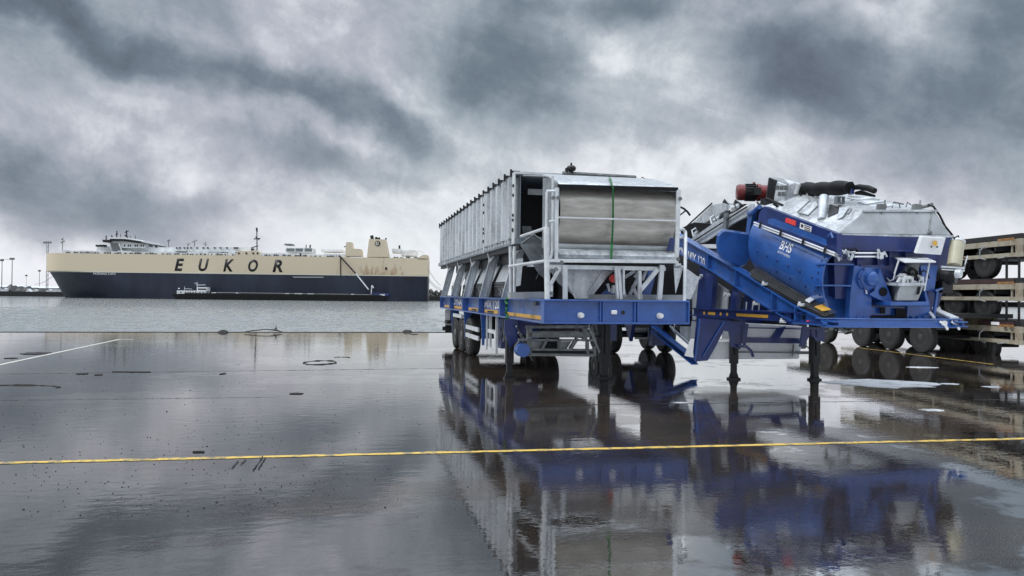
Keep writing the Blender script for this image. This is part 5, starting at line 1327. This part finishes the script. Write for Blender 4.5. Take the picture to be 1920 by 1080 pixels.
# bridge
sbox(181, 330, 464, 473, 6, 26, 'ship_white', 'deckhouse'); br = sbox(207, 272, 452, 464.5, 3, 29, 'ship_white', 'bridge')
sprism([(191.5,449.5),(206,449.5),(206,454),(193,454)], 1, 30, 'dark', 'wing_window', br)
sprism([(206,447.5),(233,447.5),(234,452),(206,452)], 1.5, 29, 'dark', 'bridge_window', br)
sprism([(234,449),(258,452),(275,456.5),(275,458),(258,455.5),(234,452.5)], 1.6, 28, 'dark', 'side_window', br)
sprism([(204,445),(234,445),(262,451),(262,452),(234,448),(204,447.5)], 1.2, 30, 'ship_white', 'bridge_roof', br)
sprism([(206,456),(222,456),(228,472),(212,472)], 2.5, .4, 'grey', 'stair_recess', br)
sprism([(221.5,456),(223.5,456),(230,472),(228,472)], 2.0, .4, 'ship_white', 'stair', br)
b = MB()
for px in (184,190.5,194.5,198.5,237,244,248,257,260.5,268,272,284): a = SP(px, 463, Y=5.9)-Vector((0,0,WZ)); b.box(a.x, a.x+.6, 2.9, 5.9, a.z, a.z+1.0)
a = SP(291, 464, Y=5.9)-Vector((0,0,WZ)); b.box(a.x, a.x+1.1, 5.7, 5.95, a.z, a.z+1.3)
for px in (330,336,344,350,357,368,380,388,401,412,424,438,441,444): a = SP(px, 466, Y=1.9)-Vector((0,0,WZ)); b.box(a.x, a.x+.5, 1.7, 5, a.z, a.z+.7)
b.build('window', 'dark', ship)
sbox(325, 470, 464, 471, 3, 20, 'ship_white', 'deckhouse')
# cream rise with portholes mid-ship
cr_ = sprism([(440,480),(446,471),(485,471),(489,480)], -.02, 8, 'ship_cream', 'raised_bulwark')
b = MB()
for px in (448,462,475,483): a = SP(px, 475, Y=-.05)-Vector((0,0,WZ)); b.lathe([(.55,0),(.55,.08)], a, (0,-1,0), 10)
b.build('porthole', 'dark', cr_)
sprism([(456,467),(474,465.5),(474,469),(462,469.5)], 4, 3, 'dark', 'winch')
dh = sbox(535, 585, 465, 473, 4, 16, 'ship_white', 'deckhouse')
for a_, c_2 in ((537,552),(554,568),(571,585)): sbox(a_, c_2, 466, 471.5, 3.9, 3.98, 'grey', 'louvre', dh)
sbox(533, 547, 457, 459.5, 6, 14, 'grey', 'platform'); sbox(562, 564.5, 475, 480, .2, 1, 'dark', 'door')
sbox(602, 640, 468, 471.5, 6, 20, 'ship_white', 'deckhouse'); sbox(735, 752, 466.5, 474, 6, 16, 'ship_white', 'deckhouse'); sbox(752, 780, 470, 479, 8, 24, 'ship_white', 'deckhouse')
# masts and aerials
def mast(lst, r, mt='grey', name='mast'):
    b = MB()
    for pl, rr_ in lst: b.tube([SP(a, c, Y=10)-Vector((0,0,WZ)) for a, c in pl], rr_, 6)
    return b.build(name, mt, ship)
mast([([(482,470),(481.5,427)],.28), ([(476,448),(488,447)],.35), ([(479,444),(486,450)],.3), ([(481,427),(482,434)],.5), ([(466,466),(484,461)],.3)], 1, 'dark')
mast([([(117,475),(117.5,447)],.2), ([(114,455),(121,452)],.4), ([(115,449),(119,447)],.35)], 1)
mast([([(219,448),(219,433)],.3), ([(217,440),(221,438)],.35), ([(238,450),(237,432)],.35), ([(234,436),(241,433)],.3), ([(234,441),(240,445)],.4), ([(210,447),(209.5,441)],.3), ([(199,450),(199,442)],.3), ([(254,452),(253.5,441)],.14), ([(247,450),(243,441)],.14), ([(226,447),(226,438)],.14), ([(278,456),(262,452)],.2)], 1, 'dark')
mast([([(316,466),(316,451)],.25), ([(313.5,451),(318.5,450)],.6)], 1)
mast([([(352,466),(353,457)],.25), ([(350,458),(357,456)],.25), ([(364,466),(365,452)],.25), ([(360,454),(369,450)],.35), ([(385,466),(385,453)],.2), ([(381,457),(388,459)],.25)], 1, 'grey')
mast([([(574,466),(574,459)],.25), ([(581,466),(582,459)],.4), ([(749,470),(749,460)],.5), ([(645,463),(652,461)],.3), ([(723,450),(724,446)],.4)], 1, 'dark')
b = MB()
for px, r in ((772,3.6),(786,3.0)):
    a = SP(px, 481, Y=5)-Vector((0,0,WZ)); b.tube([a+Vector((math.cos(math.radians(t))*r, 0, math.sin(math.radians(t))*r)) for t in range(0, 181, 15)], .22, 5)
b.build('hoop', 'ship_white', ship)
# hull lettering
def stext(s, p0, p1, yb_, yt_, mt, shear=0., bold=0, sp=1., nm='lettering'):
    o_ = SP(p0, yb_[0], Y=-.02)-Vector((0,0,WZ)); e_ = SP(p1, yb_[1], Y=-.02)-Vector((0,0,WZ)); u_ = SP(p0, yt_, Y=-.02)-Vector((0,0,WZ))
    ex = Vector((e_.x-o_.x, 0, 0)); return text(s, mt, ship, o_, ex, Vector((0,0,u_.z-o_.z)), name=nm, bold=bold, shear=shear, depth=.02)
for ch, p0, p1 in (('E',327,345),('U',372,391.5),('K',418.5,438.5),('O',465,483.5),('R',511,530)):
    stext(ch, p0, p1, (508.0+(p0-327)*.012, 508.0+(p0-327)*.012), 484.5+(p0-327)*.012, 'dark', shear=.22, bold=.035)
stext('MORNING CAPO', 175, 217, (515, 515.5), 510.8, 'ship_white', bold=.0)
# name board stripe, mooring recess, boarding gear
sprism([(548,518.5),(607,518.7),(606,521),(551,520.8)], -.3, .3, 'zinc', 'gangway')
sprism([(755,521),(772,521.3),(772,525),(764,525),(757,523)], -.05, .05, 'dark', 'mooring_recess'); sprism([(722,501),(726,501),(726,506),(722,506)], -.05, .05, 'dark', 'pilot_door')
sprism([(97,513),(99,513.5),(101,518),(99,517)], 14.5, .3, 'ship_line', 'anchor_pocket')
b = MB(); b.tube([SP(638.5,483,Y=-1)-Vector((0,0,WZ)), SP(639,517,Y=-1)-Vector((0,0,WZ))], .3, 6); b.build('fall_wire', 'dark', ship)
b = MB(); b.tube([SP(638,481,Y=-1)-Vector((0,0,WZ)), SP(667,513,Y=-3)-Vector((0,0,WZ))], .42, 6); b.build('hose_boom', 'dark', ship)
b = MB(); b.tube([SP(667,513,Y=-3)-Vector((0,0,WZ)), SP(691,543,Y=-6)-Vector((0,0,WZ))], .36, 6); b.build('hose_boom', 'galv_lt', ship)
# ---- bunker barge alongside
BY = -14.0
def bp(px, py, dy=0): return SP(px, py, Y=BY+dy)-Vector((0,0,WZ))
bg_ = root('bunker_barge', fs, 'long low black barge alongside the ship with a white wheelhouse at its left end', 'barge', at=(0,0,WZ))
zdk = bp(450, 552).z; x0 = bp(322, 560).x; x1 = bp(727, 560).x
b = MB(); b.prism([(x0, BY, .9*zdk), (x0+3, BY, -1), (x1-3, BY, -1), (x1, BY, zdk), (x0+4, BY, zdk)], (0, 11, 0)); b.build('hull', 'black', bg_)
b = MB(); b.box(x0+6, x1-3, BY+.5, BY+.7, zdk, zdk+.5); b.build('coaming', 'dark', bg_)
def bbox(p0, p1, y0_, y1_, d0, d1, mt, name, par=None):
    a = bp(p0, y1_, d0); c = bp(p1, y0_, d0); return MB().box(a.x, c.x, BY+d0, BY+d1, a.z, c.z).build(name, mt, par or bg_)
dk = bbox(331.5, 385, 545, 551.5, 2, 9, 'white', 'deckhouse'); wh_ = bbox(369, 388.5, 538.5, 546, 3, 8, 'white', 'wheelhouse')
bbox(371, 387, 541, 543.5, 2.9, 2.98, 'dark', 'window', wh_)
b = MB()
for px in (338,347,352,356,361,366,374,380): a = bp(px, 549.5, 1.9); b.box(a.x, a.x+.45, BY+1.9, BY+1.98, a.z, a.z+.7)
b.build('porthole', 'dark', dk)
b = MB(); b.tube([bp(370,540,4), bp(369.5,530,4)], .12, 5); b.tube([bp(365,531.5,4), bp(371,530,4)], .12, 5); b.bar(bp(368,534.5,4), bp(385,534,4), .5, .3); b.tube([bp(346,546,4), bp(346,537,4)], .1, 5); b.tube([bp(346,541,4), bp(360,542,4)], .08, 5); b.build('mast', 'ship_white', bg_)
b = MB(); a = bp(335.5,542,4); b.lathe([(.05,0),(.4,.15),(.42,.4),(.1,.6)], a, (0,0,1), 8); b.build('radar_dome', 'white', bg_)
b = MB(); random.seed(2); b.tube([bp(388,552,1), bp(726,556,1)], .08, 4); b.tube([bp(400,548.5,3), bp(720,553,3)], .22, 5)
for i in range(60):
    px = 392+random.random()*325; s = random.uniform(.15,.6); a = bp(px, 551.5+ (px-390)*.012, 2+random.random()*3); b.box(a.x, a.x+s*2, a.y, a.y+s, zdk-.05, zdk+s*1.6)
b.build('deck_pipework', 'grey', bg_)
for px, w in ((396,8),(442,4),(534,8),(552,14),(577,10),(658,6)): a = bp(px, 552, 1.2); MB().box(a.x, a.x+w*.27, BY+1.2, BY+2, zdk, zdk+.9).build('deck_box', 'ship_white', bg_)
b = MB(); a = bp(696,552,3); b.tube([bp(696,552,3), bp(697,535,3)], .25, 6); b.tube([bp(697,535,3), bp(700,540,3)], .4, 6); b.build('deck_crane', 'ship_white', bg_)
MB().box(bp(696,550).x, bp(728,550).x, BY+1, BY+8, zdk, zdk+1.5).build('aft_block', 'blue_dk', bg_)
a = bp(712,553,.8); MB().box(a.x, a.x+2.6, BY+.8, BY+1, zdk+.2, zdk+.9).build('deck_box', 'white', bg_)
# ---- far bank
ff = Frame(0, 470, 0.0)
FPp = ff.P
M['bank'] = mat('dark_bank', (.020, .021, .022), .8, 0, .5, .2)
bz = FPp(60, 547, Y=0).z
o = MB().box(-2000, 1500, 0, 900, WZ-2, bz).build('far_bank', 'bank'); place(o, ff); structure(o)
random.seed(31)
kinds = [('scrap_heap','low dark heap of scrap metal on the far quay %s','heap'),]
def heap(px, w, h, lab, mt='dark', cat='heap'):
    c0 = FPp(px, 546, Y=8); b = MB(); n = 7; rows = []
    for i in range(n):
        r = []
        for j in range(n):
            u, v = i/(n-1)*2-1, j/(n-1)*2-1; hh = max(0, 1-u*u*.9-v*v*.9)*h*random.uniform(.6, 1.1)
            r.append((u*w/2, v*w/3, hh if max(abs(u), abs(v)) < .99 else -.3))
        rows.append(r)
    b.sheet(rows, -.2); o = b.build('scrap_heap', mt); o.location = ff.o+Vector((c0.x, c0.y, bz)); tag(o, lab, cat); return o
heap(22, 11, 4.5, 'tallest dark scrap heap on the far quay, left of the ship bow'); heap(40, 10, 3.2, 'dark scrap heap just right of the tallest heap on the far quay'); heap(52, 9, 3.4, 'dark scrap heap near the middle of the far quay'); heap(65, 10, 2.8, 'dark scrap heap left of the pale tent on the far quay'); heap(78, 9, 2.6, 'low dark scrap heap close to the ship bow')
def farbox(px, py0, py1, w, mt, name, lab, cat, roof=False, parts=True):
    a = FPp(px, py1, Y=3); t_z = FPp(px, py0, Y=3).z
    r_ = bpy.data.objects.new(name, None); C.objects.link(r_); r_.location = ff.o+Vector((a.x, a.y, bz)); tag(r_, lab, cat)
    h = t_z-bz
    MB().box(0, w, 0, w*.6, 0, h*.72).build('body', mt, r_, bevel=.15)
    MB().prism([(0,-.1,h*.7),(w*.75,-.1,h*.7),(w*.65,-.1,h),(w*.15,-.1,h)], (0,w*.6,0)).build('cab', mt, r_)
    MB().box(w*.1, w*.5, -.16, -.11, h*.75, h*.92).build('window', 'dark', r_)
    return r_
farbox(2, 539.5, 547, 3.6, 'white', 'parked_van', 'white van parked at the far left end of the far quay', 'van')
farbox(60, 542, 547.5, 3.0, 'white', 'parked_car', 'pale car parked among the dark heaps on the far quay', 'car')
farbox(86, 542, 547, 3.4, 'white', 'parked_van', 'white van parked near the ship bow on the far quay', 'van')
farbox(44, 544, 547.5, 3.0, 'zinc', 'parked_car', 'grey car parked left of the pale tent on the far quay', 'car')
# pale tent
a = FPp(48, 548, Y=2); b = MB(); b.prism([(0,0,0),(3,0,0),(1.2,0,1.8)], (0,3,0)); o = b.build('tent', 'white'); o.location = ff.o+Vector((a.x, a.y, bz)); tag(o, 'small pale tent standing between the dark heaps on the far quay', 'tent')
# long low shed roofs behind
def shed(p0, p1, py, lab, mt):
    a = FPp(p0, 547, Y=60); c = FPp(p1, py, Y=60); r_ = bpy.data.objects.new('warehouse', None); C.objects.link(r_); r_.location = ff.o+Vector((a.x, a.y, bz)); tag(r_, lab, 'warehouse')
    w = c.x-a.x; h = c.z-bz; MB().box(0, w, 0, 30, 0, h*.8).build('wall', mt, r_); MB().prism([(-.5,-.5,h*.8),(-.5,30.5,h*.8),(-.5,15,h*1.15)], (w+1,0,0)).build('roof', 'ship_white', r_)
    MB().box(w*.3, w*.4, -.1, -.02, 0, h*.5).build('door', 'dark', r_); return r_
shed(-60, 24, 536, 'long pale warehouse behind the heaps at the far left', 'ship_white'); shed(26, 104, 538.5, 'low pale warehouse between the lamp masts and the ship bow', 'ship_white')
# high-mast lights
def lmast(px, top, lab, w=6, r=.35, twin=0, y=20, mt='grey'):
    a = FPp(px, 547, Y=y); zt_ = FPp(px, top, Y=y).z; r_ = bpy.data.objects.new('light_mast', None); C.objects.link(r_); r_.location = ff.o+Vector((a.x, a.y, bz)); tag(r_, lab, 'light mast', 'light masts on the far quay')
    h = zt_-bz; b = MB()
    for dx in ((-twin, twin) if twin else (0,)): b.tube([(dx,0,0),(dx,0,h)], [r, r*.7], 6)
    if twin:
        for k in range(int(h/3)): b.bar((-twin,0,k*3),(twin,0,k*3+3), .12, .12)
    b.build('pole', mt, r_)
    b = MB(); b.box(-w/2, w/2, -.6, .6, h, h+.35); hd = b.build('head_frame', mt, r_)
    for k in range(4): MB().box(-w/2+k*w/3.4, -w/2+k*w/3.4+.7, -.9, -.3, h-.9, h-.05).build('floodlight', mt, hd)
    return r_
lmast(88, 454, 'tallest light mast, a pale lattice twin pole just left of the ship bow', w=4.6, r=.22, twin=.55)
lmast(22, 484.5, 'medium light mast with a wide head at the left, beside the edge mast', w=2.6, r=.30)
lmast(3, 487, 'light mast at the very left edge of the picture', w=1.6, r=.28)
lmast(73.5, 507, 'short light mast with round head between the two taller ones', w=1.4, r=.22, y=120)
lmast(49, 516, 'smallest and faintest light mast, half way along the far quay', w=1.2, r=.15, y=200)
b = MB(); b.tube([FPp(3,486,Y=20)-Vector((0,0,0)), FPp(22,486.3,Y=20)], .12, 5); o = b.build('overhead_cable', 'grey'); place(o, ff); tag(o, 'cable strung between the two light masts at the far left', 'cable')
# crane jib, thin
b = MB(); b.tube([FPp(98,545,Y=10), FPp(66,533,Y=10), FPp(98,520,Y=10)][0:1]+[FPp(98,520,Y=10)], .1, 4)
# mooring ropes at bow and stern
for i, (p0, p1, lb) in enumerate((((98,519),(64,533),'bow mooring rope running from the ship to the far quay'), ((802,503),(826,535),'upper of three stern mooring ropes at the right end of the ship'), ((802,520),(826,541),'middle of three stern mooring ropes at the right end of the ship'), ((802,524),(826,544),'lowest of three stern mooring ropes at the right end of the ship'))):
    a = SP(*p0, Y=4); w0 = fs.o+fs.x*a.x+fs.y*a.y+Vector((0,0,a.z)); e = FPp(*p1, Y=5); w1 = ff.o+e
    b = MB(); b.tube([w0.lerp(w1, t/8)-Vector((0,0,2.0*math.sin(math.pi*t/8)*.5)) for t in range(9)], .13, 5); o = b.build('mooring_rope', 'zinc'); tag(o, lb, 'rope')
# bushes right of the stern
random.seed(8)
M['leaf'] = mat('winter_foliage', (.075, .08, .06), .8, 0, .5, 1)
def bush(px, py, w, h, lab):
    c0 = FPp(px, py, Y=12); r_ = bpy.data.objects.new('bush', None); C.objects.link(r_); r_.location = ff.o+Vector((c0.x, c0.y, bz)); tag(r_, lab, 'bush', 'bushes on the far bank')
    b = MB()
    for i in range(500):
        t = random.random()*6.28; rr_ = random.random()**.5; zf = random.random(); x = math.cos(t)*rr_*w*(1-zf*.6); y = math.sin(t)*rr_*w*.6; z = h*zf*(1-rr_*rr_*.5)+.3
        s = random.uniform(.12,.35); u = Vector((random.uniform(-1,1), random.uniform(-1,1), random.uniform(-1,1))).normalized(); v = u.orthogonal().normalized(); p = Vector((x,y,z)); b.add([p+u*s, p+v*s, p-u*s, p-v*s], [(0,1,2,3)])
    b.build('foliage', 'leaf', r_)
    b = MB()
    for i in range(7): b.tube([(0,0,0), (random.uniform(-1,1)*w*.5, random.uniform(-.5,.5)*w, h*.8)], [.12,.03], 5)
    b.build('branch', 'olive', r_)
bush(808, 548, 3.6, 4.6, 'round bare bush closest to the stern of the ship'); bush(818, 549, 3.5, 3.6, 'lower bush between the stern and the parked trailer'); bush(828, 549, 3.5, 3.8, 'bush right behind the rear of the batching trailer')
# ================================================================ DEBRIS on the yard
M['wood'] = mat('wet_driftwood', (.014, .011, .009), .7, 0, .5, 8, bump=.3, bscale=30)
M['tar'] = mat('rough_tar', (.016, .015, .015), .75, 0, .5, 5, bump=.8, bscale=40)
M['slush'] = mat('pale_slush', (.62, .64, .66), .4, 0, 0, 2.5, col2=(.30, .30, .30), bump=.5, bscale=12, thr=(.35,.5))
random.seed(12)
def edge_p(px, py): p = F0.P(px, py, Z=0.05); return p
b = MB(); b.tube([edge_p(458,622.5), edge_p(474,622)+Vector((0,0,.05)), edge_p(500,622)+Vector((0,0,.10)), edge_p(520,622)+Vector((0,0,.05)), edge_p(529,622.5)], [.015,.022,.018,.03,.015], 7)
for i in range(12):
    a = edge_p(513+random.random()*8, 621.5)+Vector((0,0,.03)); b.tube([a, a+Vector((random.uniform(-.14,.14), .02, random.uniform(.05,.30)))], [.007,.003], 4)
o = b.build('driftwood_branch', 'wood'); tag(o, 'arched driftwood branch with a tuft of twigs lying on the quay edge', 'branch')
def lump(px, py, w, h, lab, name='debris_lump', mt='wood', cat='debris'):
    a = F0.P(px, py, Z=0); b = MB(); n = 9; rows = []
    for i in range(n):
        r = []
        for j in range(n):
            u, v = i/(n-1)*2-1, j/(n-1)*2-1; d = u*u+v*v
            r.append((a.x+u*w/2*(1+.12*random.uniform(-1,1)), a.y+v*w*.45, a.z+(max(0,1-d)**.6*h*random.uniform(.6,1.1) if d < 1 else -.01)))
        rows.append(r)
    b.sheet(rows, -.01); o = b.build(name, mt); tag(o, lab, cat); return o
lump(418, 623.5, .42, .10, 'small dark lump on the quay edge left of the driftwood branch'); lump(764, 622.5, .45, .10, 'small dark lump on the quay edge near the batching trailer'); lump(777, 627, .35, .02, 'thin dark scrap on the wet yard beside the far edge lump')
def patch(px, py, wpx, hm, lab, mt='tar', name='tar_patch', z=.012, cat='tar patch', th=.012, dep=None):
    a = F0.P(px, py, Z=0); d = a.y; w = wpx/FPX*d; dp = dep if dep else w*.5; n = 26; poly = []
    for i in range(n):
        t = 2*math.pi*i/n; r = 1+random.uniform(-.28,.22); poly.append((a.x+math.cos(t)*w/2*r, a.y+math.sin(t)*dp*r, 0))
    b = MB(); b.prism([(x, y, .0) for x, y, z_ in poly], (0,0,th)); o = b.build(name, mt); tag(o, lab, cat, kind=None); return o
patch(68, 663, 46, 0, 'solid black tar patch beside the white line at the left', dep=.42)
patch(20, 672, 20, 0, 'thin black tar patch left of the white line', dep=.12)
patch(155, 701, 20, 0, 'small tar patch left of the long thin one', dep=.10)
patch(185, 703, 12, 0, 'tiny tar patch between two longer ones', dep=.08)
patch(247, 697.5, 66, 0, 'long thin tar patch across the left of the yard', dep=.07)
patch(556, 738.5, 22, 0, 'short tar patch in the middle of the left yard', dep=.08)
patch(372, 848, 22, 0, 'short black scrap just above the yellow line', dep=.02, name='rubber_scrap', cat='scrap')
patch(418, 701, 9, 0, 'small round black scrap on the pale wet area', dep=.12, name='rubber_scrap', cat='scrap')
def ringpatch(px, py, wpx, dep, lab, t0=0, t1=360, thk=.06):
    a = F0.P(px, py, Z=0.0); w = wpx/FPX*a.y/2; pl = []
    for i in range(25):
        t = math.radians(t0+(t1-t0)*i/24); pl.append(Vector((a.x+math.cos(t)*w*(1+random.uniform(-.05,.05)), a.y+math.sin(t)*dep, .0)))
    b = MB(); b.tube(pl, [thk*random.uniform(.4,1.3) for _ in pl], 6); o = b.build('tar_seam', 'tar'); tag(o, lab, 'tar seam'); return o
ringpatch(600, 680, 58, .55, 'loop of raised tar seam on the pale wet area near the middle', thk=.02); ringpatch(640, 670.5, 30, .15, 'short curved tar seam behind the tar loop', 20, 160, .015)
ringpatch(28, 727, 158, .35, 'long curved tar seam at the left edge of the yard', 0, 180, .02)
for i in range(3):
    pass
# pale slush sheets on the right
patch(1655, 719.5, 190, 0, 'large pale sheet of slush in front of the right landing leg', mt='slush', name='slush_sheet', cat='slush', th=.006, dep=.75)
patch(1730, 689, 52, 0, 'small slush sheet near the thin yellow line', mt='slush', name='slush_sheet', cat='slush', th=.006, dep=.16)
patch(1748, 769, 42, 0, 'slush sheet nearest the long yellow line', mt='slush', name='slush_sheet', cat='slush', th=.005, dep=.10)
patch(1782, 720, 34, 0, 'slush sheet right of the large one', mt='slush', name='slush_sheet', cat='slush', th=.005, dep=.12)
patch(1859, 725.5, 32, 0, 'rightmost slush sheet on the dark wet yard', mt='slush', name='slush_sheet', cat='slush', th=.005, dep=.1)
patch(1276, 755, 26, 0, 'slush sheet between the two trailers', mt='slush', name='slush_sheet', cat='slush', th=.005, dep=.06)
# loose grit on the wet surface
b = MB()
for i in range(1000):
    px = random.gauss(300, 260) if i % 3 else random.uniform(0, 1900); py = 640+ (random.random()**1.1)*330
    if px < -20 or px > 1930: continue
    a = F0.P(px, py, Z=0); s = random.uniform(.003, .009)*(1.6 if random.random() < .05 else 1); hgt = s*.8; rot = random.random()*3; cx, cy = math.cos(rot)*s, math.sin(rot)*s
    b.add([(a.x+cx,a.y+cy,0),(a.x-cy,a.y+cx,0),(a.x-cx,a.y-cy,0),(a.x+cy,a.y-cx,0),(a.x+cx*.3,a.y+cy*.3,hgt),(a.x-cx*.3,a.y-cy*.3,hgt)], [(0,1,4),(1,2,5,4),(2,3,5),(3,0,4,5)])
o = b.build('gravel', 'tar'); tag(o, 'loose gravel scattered over the wet yard', 'gravel', kind='stuff')
# scuff scratches near the yellow line
for i, (a, c) in enumerate((((448,862),(434,876)), ((492,855),(474,881)), ((500,856),(482,881)), ((484,858),(470,872)))):
    pass
